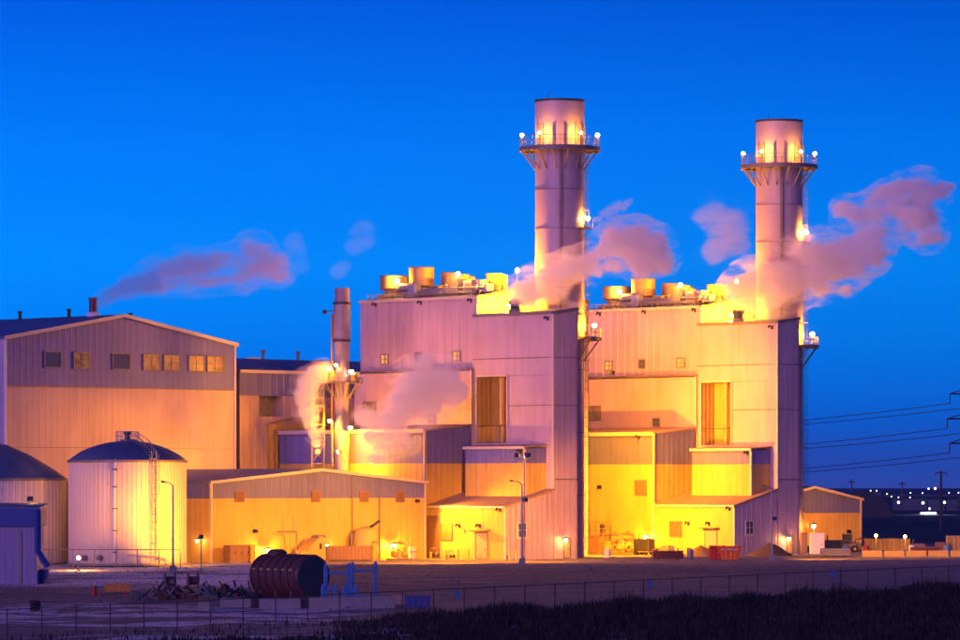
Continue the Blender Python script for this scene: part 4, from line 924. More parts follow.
# =================================================================== THINGS ALONG THE ANNEX
def cabinet(c, dx, dy, dz, ax, m, label, name='cabinet', cat='cabinet', n=3):
    c = Vector(c); r = thing(name, label, cat, c); a = Vector((*ax, 0)).normalized(); b = Vector((a.y, -a.x, 0))
    MB().box(c, dx * .96, dy * .9, .12, a).build('plinth', M_CONC, r)
    MB().bevbox(c + Vector((0, 0, .12)), dx, dy, dz - .2, a).build('casing', m, r)
    MB().box(c + Vector((0, 0, dz - .09)), dx * 1.06, dy * 1.1, .1, a, .96).build('lid', m, r)
    for k in range(n):
        d = MB(); q = c + a * ((k + .5) / n - .5) * dx + b * (dy / 2 + .02) + Vector((0, 0, .3)); d.box(q, dx / n * .86, .05, dz - .6, a); o = d.build('door', m, r)
        MB().box(q + a * (dx / n * .3) + b * .05 + Vector((0, 0, dz * .35)), .08, .06, .25, a).build('handle', M_DARK, o)
    return r
def aP(px, t): s_ = AF.s_px(px, t); return AF.p(s_, t, 0)
cabinet(aP(236, -1.6), 3.0, 1.2, 2.1, (C, C), M_BROWN, 'brown electrical cabinet against the annex', n=3)
cabinet(aP(251, -1.0), .9, .7, 2.1, (C, C), M_BEIGE, 'narrow beige cabinet beside the brown electrical cabinet', n=1)
c = aP(289, -1.2); r = thing('pipe_portal', 'dark bent pipe portal with a thin vent against the annex', 'pipe', c)
zt = zat(532, c.y); MB().tube([c + Vector((.9, 0, 0)), c + Vector((.9, 0, zt)), c + Vector((-1.4, -.6, zt))], .14, 8).build('main_pipe', M_STEEL, r)
MB().tube([c + Vector((.5, 0, zt)), c + Vector((.5, 0, zt + 1.9))], .05, 6).build('vent_pipe', M_STEEL, r); MB().tube([c + Vector((.15, 0, 0)), c + Vector((.15, 0, zt))], .05, 6).build('drop_pipe', M_STEEL, r)
def hopper(c, label):
    r = thing('hopper_bin', label, 'hopper', c); c = Vector(c); a = (C, C)
    pts = [(-1.9, 0), (1.4, 0), (1.4, 2.6), (.6, 2.9), (-.6, 2.2), (-1.9, 1.1)]
    mb = MB(); A = Vector((C, C, 0)); B = Vector((-C, C, 0))
    mb.loft([[c + A * x_ + B * j + Vector((0, 0, z + .15)) for x_, z in pts] for j in (-.8, .8)]); mb.build('body', M_BEIGE, r)
    MB().box(c + A * .9 + Vector((0, 0, 2.85)), 1.2, 1.2, .35, a).build('lid', M_STEEL, r); MB().box(c + A * .5 - B * .83 + Vector((0, 0, 1.5)), .35, .06, .7, a).build('gauge', M_DARK, r)
    for i in (-1.5, 1.1): MB().box(c + A * i, .2, 1.5, .16, a).build('foot', M_STEEL, r)
    MB().tube([c + A * 1.9 + Vector((0, 0, 0)), c + A * 1.9 + Vector((0, 0, 3.1))], .1, 8).build('riser', M_STEEL, r)
    return r
hopper(aP(313, -2.2), 'beige slope-topped hopper beside the brown container')
def container(c, L_, W_, H_, ax, m, label, n=12):
    c = Vector(c); a = Vector((*ax, 0)).normalized(); b = Vector((a.y, -a.x, 0)); r = thing('container', label, 'container', c)
    wa = c - a * (L_ / 2); 
    P = lambda i, j: ((c + a * (i * L_ / 2) + b * (j * W_ / 2)).x, (c + a * (i * L_ / 2) + b * (j * W_ / 2)).y)
    z0, z1 = c.z + .15, c.z + H_
    for A_, B_ in ((P(-1, 1), P(1, 1)), (P(1, 1), P(1, -1)), (P(1, -1), P(-1, -1)), (P(-1, -1), P(-1, 1))):
        wall(r, 'side_panel', A_, B_, z0, z1 - .06, m, L_ / n, .05, .06)
    MB().box(c + Vector((0, 0, H_ - .08)), L_ - .02, W_ - .02, .08, a).build('roof', m, r)
    fr = MB()
    for i in (-1, 1):
        for j in (-1, 1): fr.box(Vector((*P(i, j), c.z)), .18, .18, H_ + .03, a)
    fr.build('corner_post', m, r)
    MB().box(c + Vector((0, 0, .02)), L_ * .98, W_ * .94, .13, a).build('floor_frame', M_DARK, r)
    return r
container(aP(348, -3.2), 5.6, 2.2, 1.85, (.97, .25), M_BROWN, 'low brown container between the hopper and the silo')
c = aP(366, -1.9); r = thing('silo', 'upright round silo with a sloped top and spout against the annex', 'silo', c)
zt = zat(527, c.y); MB().lathe(c, [(1.5, .2), (1.5, zt - .7), (1.2, zt - .25), (.5, zt)], 24).build('shell', M_BEIGE, r, True); MB().lathe(c, [(1.7, 0), (1.7, .2)], 24).build('base', M_CONC, r)
MB().tube([c + Vector((.2, 0, zt - .2)), c + Vector((.9, -.2, zt + .2)), c + Vector((1.7, -.3, zt + .75))], .17, 8).build('spout', M_DARK, r)
q = c + Vector((-1.75, -.5, 0)); MB().tube([q, q + Vector((0, 0, zt - 1.0)), c + Vector((-.9, -.3, zt - .35)), c + Vector((.2, 0, zt + .1))], .1, 6).build('feed_pipe', M_STEEL, r)
fr = MB(); A = Vector((C, C, 0)); B = Vector((C, -C, 0))
for i in (-.5, .5): fr.tube([c + B * 1.7 + A * i, c + B * 1.7 + A * i + Vector((0, 0, 2.3))], .05, 5)
fr.tube([c + B * 1.7 - A * .5 + Vector((0, 0, 2.3)), c + B * 1.7 + A * .5 + Vector((0, 0, 2.3))], .05, 5); fr.build('ladder_frame', M_STEEL, r)
def pump_skid(c, label, m=M_GREY, s=1.0, ax=(C, C)):
    c = Vector(c); A = Vector((*ax, 0)).normalized(); B = Vector((A.y, -A.x, 0)); r = thing('pump_skid', label, 'pump skid', c); K = Vector((0, 0, 1))
    MB().box(c, 3.0 * s, 1.4 * s, .2 * s, A).build('skid_frame', M_STEEL, r)
    MB().tube([c + A * -1.1 * s + K * .75 * s, c + A * .1 * s + K * .75 * s], .42 * s, 12).build('motor', m, r, True)
    MB().tube([c + A * .1 * s + K * .75 * s, c + A * .45 * s + K * .75 * s], .15 * s, 8).build('coupling', M_DARK, r)
    vo = MB(); vo.lathe(c + A * .9 * s + K * .35 * s, [(.25 * s, 0), (.5 * s, .25 * s), (.5 * s, .6 * s), (.22 * s, .9 * s)], 12); vo.build('pump_casing', m, r, True)
    MB().tube([c + A * .9 * s + K * 1.2 * s, c + A * .9 * s + K * 2.0 * s, c + A * .1 * s + K * 2.1 * s, c + A * -.9 * s + K * 2.1 * s, c + A * -1.0 * s + K * 1.3 * s], .12 * s, 8).build('discharge_pipe', M_STEEL, r, True)
    wl = MB(); wl.ring(c + A * .1 * s + K * 2.3 * s, .22 * s, .29 * s, 0, .07 * s, 12); wl.tube([c + A * .1 * s + K * 2.1 * s, c + A * .1 * s + K * 2.35 * s], .04 * s, 5); wl.build('valve_wheel', M_RED, r)
    MB().bevbox(c + B * .5 * s + A * -.4 * s + K * .2 * s, .6 * s, .3 * s, 1.2 * s, A).build('control_box', M_BEIGE, r)
    return r
pump_skid(aP(399, -2.6), 'cream pump skid under the lamp on the annex', M_BEIGE, 1.0)
c = aP(412, -1.6); r = thing('gas_bottle_rack', 'small rack of upright bottles at the annex end', 'rack', c)
for i in range(3): MB().lathe(c + Vector((C, C, 0)) * (i * .42 - .4), [(.18, .1), (.18, 1.3), (.07, 1.5), (.07, 1.65)], 10).build('bottle', M_WHITE, r, True)
MB().box(c + Vector((0, 0, 0)), 1.5, .55, .1, (C, C)).build('base', M_STEEL, r)
MB().tube([c + Vector((C, C, 0)) * -.75 + Vector((.2, -.2, 1.0)), c + Vector((C, C, 0)) * .75 + Vector((.2, -.2, 1.0))], .04, 5).build('retaining_bar', M_STEEL, r)
# valve manifold, bollards before the violet hall
def uP(px, t, F=U): s_ = F.s_px(px, t); return F.p(s_, t, 0)
pump_skid(uP(434, -2.2), 'small dark pump skid before the tall brown door', M_DARK, .62, (C, -C))
for i, (px, t_) in enumerate(((446, -1.5), (458, -1.5), (468.5, -1.5), (483, -1.5), (509, -1.5), (516, -1.5))):
    c = uP(px, t_); o = thing('bollard', 'waist-high yellowish bollard along the violet-lit hall lean-to', 'bollard', c, 'bollards before the violet-lit lean-to')
    MB().lathe(c, [(.13, -.05), (.13, 1.1), (.09, 1.22), (.02, 1.26)], 10).build('post', M_DRUM, o, True); MB().lathe(c, [(.2, -.05), (.2, .06)], 10).build('base_plate', M_STEEL, o)
c = uP(451, -2.0); pump_skid(c, 'tiny dark pump set beside the bollards', M_DARK, .5, (C, -C))
# =================================================================== THINGS BEFORE THE ORANGE HALL
cabinet(uP(597, -4.0, U2), 2.6, 1.8, 2.4, (C, -C), M_BROWN, 'brown hut below the rail frame by the ladder', 'equipment_hut', 'hut', 1)
c = uP(600, -2.4, U2); r = thing('rail_frame', 'tubular rail frame standing behind the brown hut', 'frame', c)
A = Vector((C, -C, 0))
for i in (-1.7, -.6, .6, 1.7): MB().tube([c + A * i, c + A * i + Vector((0, 0, 4.4))], .07, 6).build('post', M_STEEL, r)
for z in (3.2, 4.3): MB().tube([c + A * -1.7 + Vector((0, 0, z)), c + A * 1.7 + Vector((0, 0, z))], .06, 6).build('rail', M_STEEL, r)
MB().sphere(c + A * .4 + Vector((0, 0, 3.75)), .35, 8).build('valve', M_DARK, r, True)
pump_skid(uP(614, -3.5, U2), 'yellow-lit pipe skid with looping pipes beside the brown hut', M_DRUM, 1.25, (C, -C))
pump_skid(uP(628, -2.6, U2), 'yellow-lit pipe skid with looping pipes beside the generator', M_DRUM, 1.3, (C, -C))
def generator(c, label, m, L_=2.6, H_=2.1, ax=(C, -C)):
    c = Vector(c); A = Vector((*ax, 0)); B = Vector((A.y, -A.x, 0)); r = thing('generator', label, 'generator', c); K = Vector((0, 0, 1))
    MB().box(c + K * .35, L_, 1.4, .18, A).build('chassis', M_STEEL, r); MB().bevbox(c + K * .53, L_ * .95, 1.3, H_ - .7, A, .1).build('canopy', m, r)
    for k in range(4): MB().box(c + B * (-.68) + A * ((k - 1.5) * L_ * .2) + K * 1.0, L_ * .14, .05, H_ * .3, A).build('slat', M_DARK, r)
    for i in (-.3, .3):
        for j in (-.6, .6): MB().tube([c + A * (i * L_) + B * (j - .1) + K * .36, c + A * (i * L_) + B * (j + .1) + K * .36], .36, 14).build('wheel', M_RUBBER, r)
    MB().tube([c + A * (-L_ * .3) + K * (H_ - .2), c + A * (-L_ * .3) + K * (H_ + .5)], .08, 8).build('exhaust', M_DARK, r)
    MB().tube([c + A * (L_ * .5) + K * .45, c + A * (L_ * .5 + .9) + K * .4], .06, 6).build('tow_bar', M_STEEL, r)
    return r
generator(uP(644, -3.6, U2), 'dark wheeled generator below the bright lamp', M_DARK, 2.9, 2.3)
def crate(c, dx, dy, dz, label, m, ax=(C, -C)):
    c = Vector(c); A = Vector((*ax, 0)).normalized(); B = Vector((A.y, -A.x, 0)); r = thing('crate', label, 'crate', c)
    for i in (-1, 0, 1): MB().box(c + A * (i * dx * .4), .12, dy, .12, A).build('runner', M_STEEL, r)
    MB().box(c + Vector((0, 0, .12)), dx * .97, dy * .97, dz - .14, A).build('box', m, r)
    for k in range(4): MB().box(c + B * (-dy / 2 + 0) + Vector((0, 0, .14 + k * (dz - .14) / 4)), dx, .06, (dz - .2) / 4 - .03, A).build('plank', m, r); 
    for k in range(4): MB().box(c + B * (dy / 2 + 0) + Vector((0, 0, .14 + k * (dz - .14) / 4)), dx, .06, (dz - .2) / 4 - .03, A).build('plank', m, r)
    return r
crate(uP(661, -3, U2), 1.2, 1.0, .9, 'small brown crate next to the generator', M_BROWN)
crate(uP(667.5, -3.6, U2), 1.3, 1.0, 1.3, 'grey tall crate near the generator', M_GREY)
crate(uP(675, -2.4, U2), 1.6, 1.0, 1.0, 'orange-brown crate below the lean-to window', M_DOOR)
crate(uP(684, -2.0, U2), 2.0, 1.0, 1.0, 'wide tan crate beside the soil heap', M_DRUM)
def heap(c, rx, ry, h, label, seed):
    rnd = random.Random(seed); n, m_ = 28, 9; mb = MB(); rings = []; ph_ = [rnd.uniform(0, 6.28) for _ in range(6)]
    for j in range(m_):
        f_ = j / (m_ - 1); rg = []
        for k in range(n):
            a = k * 2 * math.pi / n; wob = 1 + .10 * math.sin(3 * a + ph_[0]) + .06 * math.sin(7 * a + ph_[1]) + rnd.uniform(-.03, .03)
            rr = (1 - f_) * wob + .015
            rg.append((c[0] + rx * rr * math.cos(a), c[1] + ry * rr * math.sin(a), c[2] - .05 + h * (1 - (1 - f_) ** 1.25) * (1 + rnd.uniform(-.05, .05)) if j else c[2] - .1))
        rings.append(rg)
    mb.loft(rings); o = mb.build('soil_heap', M_SOIL, None, True); return tag(o, label, 'soil heap')
heap(uP(701, -4.4, U2), 2.3, 2.0, 1.4, 'dark conical soil heap before the lean-to door', 1)
heap(Vector((38.0, 549.0, 0)), 2.8, 2.2, 1.7, 'dark soil heap behind the orange skip', 2)
p = ground(717, 560.5); skip(p + Vector((0, .3, 0)), 1.9, 1.6, 1.75, M_RED, 'red-brown bin tucked beside the orange skip', (1, 0), flare=1.02)
p = ground(729.5, 561); skip(p, 2.9, 1.7, 1.75, M_ORANGE, 'orange tapered skip with pale worn lettering on its face', (1, 0), flare=1.55)
rnd = random.Random(3); mk_ = MB(); xk = -1.0
while xk < .95:
    wk = rnd.uniform(.10, .17); mk_.box(p + Vector((xk, -.93, 1.32 + rnd.uniform(-.02, .02))), wk, .012, .16); xk += wk + .07 + (rnd.random() < .2) * .2
sk = [o for o in COL.objects if o.name.startswith('skip_bin') and o.get('label', '').startswith('orange')][0]
mk_.build('worn_lettering', M_WHITE, sk)
# =================================================================== RIGHT END
def build_small_gable():
    Y0 = 640; F = Frame(*(lambda q: (q.x, q.y))(at(813, 540, Y0) ), (C, C), (-C, C)); h = 11.3; x = F.xy; D_ = 16
    r = thing('small_gabled_shed', 'small gabled shed with slate gable beyond the orange-lit hall', 'building', F.p(0, 0, 0))
    zb, ze, zp = 4.95, 6.95, 8.8
    wall(r, 'lower_wall', x(-h, 0), x(h, 0), 0, zb, M_BEIGE, 1.0)
    wall(r, 'gable_wall', x(-h, .02), x(0, .02), zb, lambda q: lerp(ze, zp, q / h), M_BAND, 1.0); wall(r, 'gable_wall', x(0, .02), x(h, .02), zb, lambda q: lerp(zp, ze, q / h), M_BAND, 1.0)
    wall(r, 'side_wall', x(h, .22), x(h, D_), 0, ze, M_BEIGE, 1.0); wall(r, 'side_wall', x(-h, D_), x(-h, .22), 0, ze, M_BEIGE, 1.0)
    MB().slab([F.p(-h - .3, -.3, ze + .2), F.p(0, -.3, zp + .25), F.p(0, D_, zp + .25), F.p(-h - .3, D_, ze + .2)], .2).build('roof', M_ROOF, r)
    MB().slab([F.p(0, -.3, zp + .25), F.p(h + .3, -.3, ze + .2), F.p(h + .3, D_, ze + .2), F.p(0, D_, zp + .25)], .2).build('roof', M_ROOF, r)
    bar(r, 'rake_trim', x(0, 0), x(h + .3, 0), (zp - .1, ze - .15), (zp + .3, ze + .25), .31, .4, M_TRIM); bar(r, 'rake_trim', x(-h - .3, 0), x(0, 0), (ze - .15, zp - .1), (ze + .25, zp + .3), .31, .4, M_TRIM)
    MB().box(F.p(h, .02, 0), .26, .26, ze, F.d1).build('corner_trim', M_TRIM, r)
    return r, F
kg, KF = build_small_gable()
wall_lamp(at(813.5, 526.5, 566), (-.3, -1), 900, 'lantern by the white hut beyond the tower flank', None, .34, None, .6)
p = at(813.5, 540, 566); r = thing('lantern_post', 'thin post carrying the lantern behind the white hut', 'post', (p.x, 566.6, 0))
MB().tube([(p.x + .18, 566.6, -.05), (p.x + .18, 566.6, zat(524, 566))], .08, 8).build('shaft', M_STEEL, r); MB().box((p.x + .18, 566.6, -.05), .4, .4, .2).build('base_plate', M_STEEL, r)
p = ground(817, 555); cabinet(p, 1.9, 1.6, 2.9, (1, 0), M_WHITE, 'white upright hut beside the tower foot of the orange-lit hall', 'white_hut', 'hut', 1)
p = ground(804.5, 555); cabinet(p + Vector((0, 1.2, 0)), .9, .8, 2.9, (1, 0), M_BROWN, 'narrow brown locker between the tower and the white hut', 'locker', 'cabinet', 1)
p = ground(834, 553); generator(p, 'dark generator beside the white hut', M_DARK, 3.0, 1.9, (1, 0))
p = ground(850, 552.5)
def front_loader(c, label):
    c = Vector(c); r = thing('compact_loader', label, 'loader', c); K = Vector((0, 0, 1)); A = Vector((1, 0, 0)); B = Vector((0, 1, 0))
    MB().bevbox(c + K * .5 + A * -.3, 2.2, 1.4, .8, (1, 0), .1).build('body', M_STEEL, r)
    MB().bevbox(c + K * 1.3 + A * -.4, 1.2, 1.2, 1.15, (1, 0), .08).build('cab', M_DARK, r)
    MB().box(c + K * 2.45 + A * -.4, 1.4, 1.35, .1).build('cab_roof', M_STEEL, r)
    for i in (-1.0, .6):
        for j in (-.75, .75):
            w_ = MB().tube([c + A * i + B * (j - .16) + K * .48, c + A * i + B * (j + .16) + K * .48], .48, 16).build('wheel', M_RUBBER, r)
            MB().tube([c + A * i + B * (j - .18) + K * .48, c + A * i + B * (j + .18) + K * .48], .22, 10).build('rim', M_DRUM, w_)
    for j in (-.6, .6): MB().tube([c + A * -1.1 + B * j + K * 1.7, c + A * .9 + B * j + K * 1.3, c + A * 1.5 + B * j + K * .5], .1, 6).build('lift_arm', M_STEEL, r)
    bk = MB(); bk.loft([[c + A * x_ + B * j + K * z for x_, z in ((1.45, .15), (2.3, .1), (1.65, .3), (1.6, .95), (1.45, .95))] for j in (-.85, .85)]); bk.build('bucket', M_STEEL, r)
    return r
front_loader(p, 'compact loader with lowered bucket before the small gabled shed')
p = ground(861, 551); pump_skid(p, 'pump skid with looped pipe at the corner of the small gabled shed', M_STEEL, .8, (1, 0))
p = ground(889, 551.5); container(p + Vector((0, 3, 0)), 6.0, 2.4, 1.75, (1, .05), M_BEIGE, 'pale low container beyond the yellow concrete barriers', 10)
def jersey(c, L_, ax, label, group, m=M_CONC, h=.85):
    c = Vector(c); A = Vector((*ax, 0)).normalized(); B = Vector((A.y, -A.x, 0)); mb = MB()
    pr = [(-.38, 0), (.38, 0), (.36, .10), (.18, .3), (.11, h), (-.11, h), (-.18, .3), (-.36, .10)]
    mb.loft([[c + A * i + B * y_ + Vector((0, 0, z - .03)) for y_, z in pr] for i in (-L_ / 2, L_ / 2)]); o = mb.build('concrete_barrier', m, None)
    return tag(o, label, 'barrier', group)
for i in range(7):
    p = ground(872 + i * 24 * .92 - (i > 3) * 0, 557); jersey(p, 2.55, (1, .02 * (i % 2)), 'concrete road barrier in the lit row beyond the orange-lit hall', 'lit row of road barriers', M_BEIGE)
p = ground(957, 553); container(p + Vector((1.2, 3.5, 0)), 4.2, 2.4, 2.3, (1, 0), M_DRUM, 'tan upright container at the end of the barrier row', 7)
p = ground(918, 553.5); generator(p, 'small dark generator behind the barrier row', M_STEEL, 2.0, 1.5, (1, 0)); p = ground(930, 554); crate(p, 1.4, 1.0, 1.0, 'blue crate behind the barrier row', M_BLUE, (1, 0)); p = ground(940, 553); crate(p, 1.3, 1.0, 1.5, 'tall brown crate near the end of the barrier row', M_BROWN, (1, 0))
for i, (px, py, m_, nm) in enumerate(((846, 554, M_BLUE, 'blue oil drum standing by the compact loader'), (866, 554.5, M_RED, 'red oil drum beside the first lit barrier'), (912, 554.2, M_WHITE, 'white oil drum by the small dark generator'), (947, 554.4, M_BLUE, 'blue oil drum near the tan upright container'), (655, 558.5, M_DRUM, 'yellow oil drum next to the dark wheeled generator'), (607, 558, M_WHITE, 'white oil drum beside the brown hut'), (690, 559, M_GREY, 'grey oil drum by the conical soil heap'))):
    c = ground(px, py); r = thing('oil_drum', nm, 'drum', c); MB().lathe(c, [(.42, 0), (.42, 1.15)], 18).build('body', m_, r, True)
    for z in (.02, .4, .78, 1.12): MB().ring(c, .38, .45, z, z + .06, 18).build('hoop', m_, r)
def pipe_stack(px, py, label, m_):
    c = ground(px, py); r = thing('pipe_stack', label, 'pipes', c)
    for i in (-1.2, 1.2): MB().box(c + Vector((i, 0, -.03)), .15, 1.5, .15).build('bearer', M_WOOD, r)
    for row in range(3):
        for k in range(4 - row): q = c + Vector((0, (k - (3 - row) / 2) * .36, .31 + row * .31)); MB().tube([q + Vector((-1.9, 0, 0)), q + Vector((1.9, 0, 0))], .17, 8).build('pipe', m_, r)
pipe_stack(835, 557, 'stack of grey pipes in front of the dark generator', M_GREY); pipe_stack(925, 555.5, 'stack of rusty pipes behind the lit barrier row', M_VESSEL); pipe_stack(668, 559.5, 'stack of rusty pipes in front of the crates', M_VESSEL)
def yard_lamp(px, py_b, py_t, pw_, label, lens=None, r=.3, off=(0, -1, 0)):
    b = ground(px, py_b); h = zat(py_t, b.y) - b.z; t = thing('yard_lamp', label, 'lamp', b)
    MB().tube([b, b + Vector((0, 0, h))], .07, 6).build('post', M_STEEL, t); MB().box(b - Vector((0, 0, .05)), .4, .4, .15).build('base_plate', M_STEEL, t)
    MB().sphere(b + Vector((0, 0, h + r)), r, 8).build('globe', lens or M_LAMP, t, True); add_light(t, b + Vector(off) * (r + .15) + Vector((0, 0, h + r)), pw_)
q0 = Vector(((849 - 480) * 612 / FPX, 612, 0)); r = thing('added_flood_pole', 'added pole with a floodlight standing before the small gabled shed', 'pole', q0)  # pole and flood added to light the shed front
MB().tube([q0 - Vector((0, 0, .1)), q0 + Vector((0, 0, 2.0))], .08, 8).build('shaft', M_STEEL, r); MB().box(q0 - Vector((0, 0, .1)), .5, .5, .2).build('base_plate', M_CONC, r)
floodlight(q0 + Vector((0, 0, 2.45)), KF.p(7, 0, 2), 60000, 'added floodlight on the pole, lighting the small gabled shed', None, 90, q0 + Vector((0, 0, 2.0)))
floodlight(p3 + Vector((.35, 0, 5.2)), Vector((57, 543, 0)), 60000, 'added floodlight on the thin lamp post aimed along the barrier row', None, 62, p3 + Vector((.1, 0, 4.8)), .4)  # flood added to this post to light the barriers
yard_lamp(905, 556, 538, 900, 'short yard lamp behind the lit barrier row', r=.18)
yard_lamp(876, 553, 537, 700, 'short yard lamp by the pale low container', r=.18)
yard_lamp(78.5, 571, 560, 900, 'low bright yard lamp between the two tanks', M_LAMPW, .22, (.1, 1, .3))
# far things
def quonset():
    Y = 1180; c = at(862, 512, Y); c.z = 0; r = thing('arched_shed', 'dark round-arched shed in the far field', 'building', c)
    a = 30 * Y / FPX; hh = zat(491, Y); mb = MB()
    mb.loft([[c + Vector((a * math.cos(t_) * 1.0, dy, max(-.2, hh * math.sin(t_)))) for t_ in [math.pi * k / 16 for k in range(17)]] for dy in (0, 30)]); mb.build('vault', M_DARK, r, True)
    MB().box(c + Vector((0, -.15, 0)), 6, .2, 5).build('door', M_DARK, r)
quonset()
def far_building(px0, px1, py0, Y, m, label, n=3, lit=None):
    a, b_ = at(px0, py0, Y), at(px1, py0, Y); L_ = b_.x - a.x; c = Vector(((a.x + b_.x) / 2, Y, -.1)); r = thing('far_building', label, 'building', c, None)
    MB().box(c, L_, L_ * .4, a.z + .1).build('wall', m, r); MB().box(c + Vector((0, 0, a.z + .1)), L_ * 1.02, L_ * .42, a.z * .08).build('roof', M_DARK, r)
    for k in range(n):
        MB().box(c + Vector((((k + .5) / n - .5) * L_, -L_ * .2 - .1, a.z * .35)), L_ / n * .4, .3, a.z * .3).build('window', (lit if lit and k % 2 == 0 else M_GLASS), r)
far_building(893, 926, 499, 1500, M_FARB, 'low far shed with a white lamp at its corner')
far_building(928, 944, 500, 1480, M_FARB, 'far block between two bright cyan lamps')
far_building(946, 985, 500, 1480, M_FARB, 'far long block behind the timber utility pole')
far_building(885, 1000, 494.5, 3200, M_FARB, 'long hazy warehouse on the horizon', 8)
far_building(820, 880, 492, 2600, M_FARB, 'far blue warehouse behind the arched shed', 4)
def far_lamp(px, py, Y, r_px, m, label, grp):
    top = at(px, py, Y); b = Vector((top.x, Y, -.1)); t = thing('far_lamp', label, 'lamp', b, grp); rr = .75 * r_px * Y / FPX
    MB().tube([b, top], rr * .18, 5).build('post', M_DARK, t); MB().sphere(top, rr, 6).build('globe', m, t, True); return t
far_lamp(898.5, 502.5, 1470, 1.7, M_FARW, 'cyan-white lamp before the low far shed', None)
far_lamp(923, 503, 1470, 1.8, M_FARW, 'bright white lamp at the corner of the low far shed', None)
far_lamp(944.5, 502.5, 1470, 1.7, M_FARW, 'cyan-white lamp beside the timber utility pole', None)
far_lamp(928.6, 488.8, 1900, 1.1, M_FARO, 'orange lamp of the tall pair above the far sheds', 'pair of orange far lamps'); far_lamp(935.2, 488.5, 1900, 1.5, M_FARO, 'orange lamp of the tall pair above the far sheds', 'pair of orange far lamps')
for i, (px, py) in enumerate(((870.6, 490.8), (876.6, 490.8), (887, 494), (891.5, 496.8), (898.5, 497.4), (910.5, 493), (910, 497.5), (906.5, 504.5), (922.5, 493.2), (949, 493), (958.5, 492.8))):
    far_lamp(px, py, 2400, .75, M_FARO if i in (2, 3, 7) else M_FARW, 'tiny far lamp among the sheds on the horizon', 'tiny far lamps')
p = at(928, 514.7, 1290); tag(MB().bevbox((p.x, 1290, -.05), 5.2, 2.2, .8, (1, .05), .2).build('snow_bank', M_WHITE, None), 'short pale snow bank in the far field', 'snow bank')
t_ = far_lamp(929.5, 508.5, 1284, .8, M_FARW, 'added white lamp lighting the snow bank', None); add_light(t_, at(929.5, 508.8, 1282.5), 6000, 'POINT', None, r=.4, col=(.8, .9, 1))  # lamp added only to hold the light that brightens the bank
# utility pole and pylon with wires
b = at(941, 530, 860); b.z = terrain(b.x, 860); r = thing('utility_pole', 'dark timber utility pole with drooping crossarm in the far field', 'utility pole', b); h = zat(471, 860)
MB().tube([b, b + Vector((0, 0, h))], .30, 8, .2).build('pole', M_WOOD, r); MB().tube([b + Vector((-1.3, 0, h - .9)), b + Vector((-.7, 0, h - .2)), b + Vector((0, 0, h - .5)), b + Vector((.7, 0, h - .2)), b + Vector((1.3, 0, h - .9))], .14, 6).build('crossarm', M_WOOD, r)
for i in (-1.3, -.7, .7, 1.3): MB().lathe(b + Vector((i, 0, h - (.9 if abs(i) > 1 else .2) - .1)), [(.08, 0), (.16, .15), (.08, .5)], 8).build('insulator', M_GREY, r)
for px, py, nm in ((851.5, 479, 'thin dark mast behind the small gabled shed'), (902, 481, 'thin dark mast above the low far shed')):
    b = at(px, 505, 1700); b.z = -.1; r = thing('far_mast', nm, 'mast', b); hh = zat(py, 1700)
    MB().tube([b, b + Vector((0, 0, hh))], .4, 5, .3).build('pole', M_DARK, r); MB().tube([b + Vector((-1.4, 0, hh * .9)), b + Vector((1.4, 0, hh * .9))], .22, 5).build('crossarm', M_DARK, r)
def pylon(c, h, label, arms):
    r = thing('lattice_pylon', label, 'pylon', c); c = Vector(c); mb = MB(); W0, W1 = 4.2, .9
    for i, j in ((-1, -1), (1, -1), (1, 1), (-1, 1)): mb.tube([c + Vector((i * W0, j * W0, 0)), c + Vector((i * W1, j * W1, h * .65)), c + Vector((i * .3, j * .3, h))], .22, 5)
    n = 12
    for k in range(n):
        z0, z1 = h * k / n, h * (k + 1) / n; f_ = lambda z: lerp(W0, W1, min(1, z / (h * .65))) if z < h * .65 else lerp(W1, .3, (z - h * .65) / (h * .35))
        for i in (-1, 1):
            mb.tube([c + Vector((-f_(z0), i * f_(z0), z0)), c + Vector((f_(z1), i * f_(z1), z1))], .11, 4); mb.tube([c + Vector((f_(z0), i * f_(z0), z0)), c + Vector((-f_(z1), i * f_(z1), z1))], .11, 4)
    mb.build('lattice', M_DARK, r)
    for z, w_ in arms:
        a_ = MB(); a_.tube([c + Vector((-w_, 0, z)), c + Vector((w_, 0, z))], .22, 5); a_.tube([c + Vector((-w_, 0, z)), c + Vector((0, 0, z + 2.2)), c + Vector((w_, 0, z))], .14, 5); o = a_.build('crossarm', M_DARK, r)
        for sg in (-1, 1): MB().tube([c + Vector((sg * w_, 0, z)), c + Vector((sg * w_, 0, z - 2.6))], .14, 6).build('insulator', M_DARK, o)
    return r
YP = 1100; pc = at(974, 560, YP); pc.z = -.1
arms = [(zat(393.5, YP), 6.3), (zat(418.5, YP), 7.0), (zat(443, YP), 6.4)]
pylon(pc, zat(376, YP), 'lattice pylon at the picture edge carrying the lines', arms)
pc2 = Vector((pc.x - 210, YP + 160, -.1)); pylon(pc2, zat(376, YP), 'lattice pylon hidden beyond the power halls', arms)
for k, (z, w_) in enumerate(arms):
    for sg in (-1, 1):
        a, b_ = pc + Vector((sg * w_, 0, z - 2.5)), pc2 + Vector((sg * w_, 0, z - 2.5)); pts = []
        for i in range(25):
            f_ = i / 24; q = a.lerp(b_, f_); q.z -= 7.0 * 4 * f_ * (1 - f_); pts.append(q)
        o = MB().tube(pts, .10, 5).build('power_line', M_DARK, None); tag(o, f'sagging power line strung from the {("top", "middle", "bottom")[k]} crossarm of the pylon', 'power line', 'power lines')
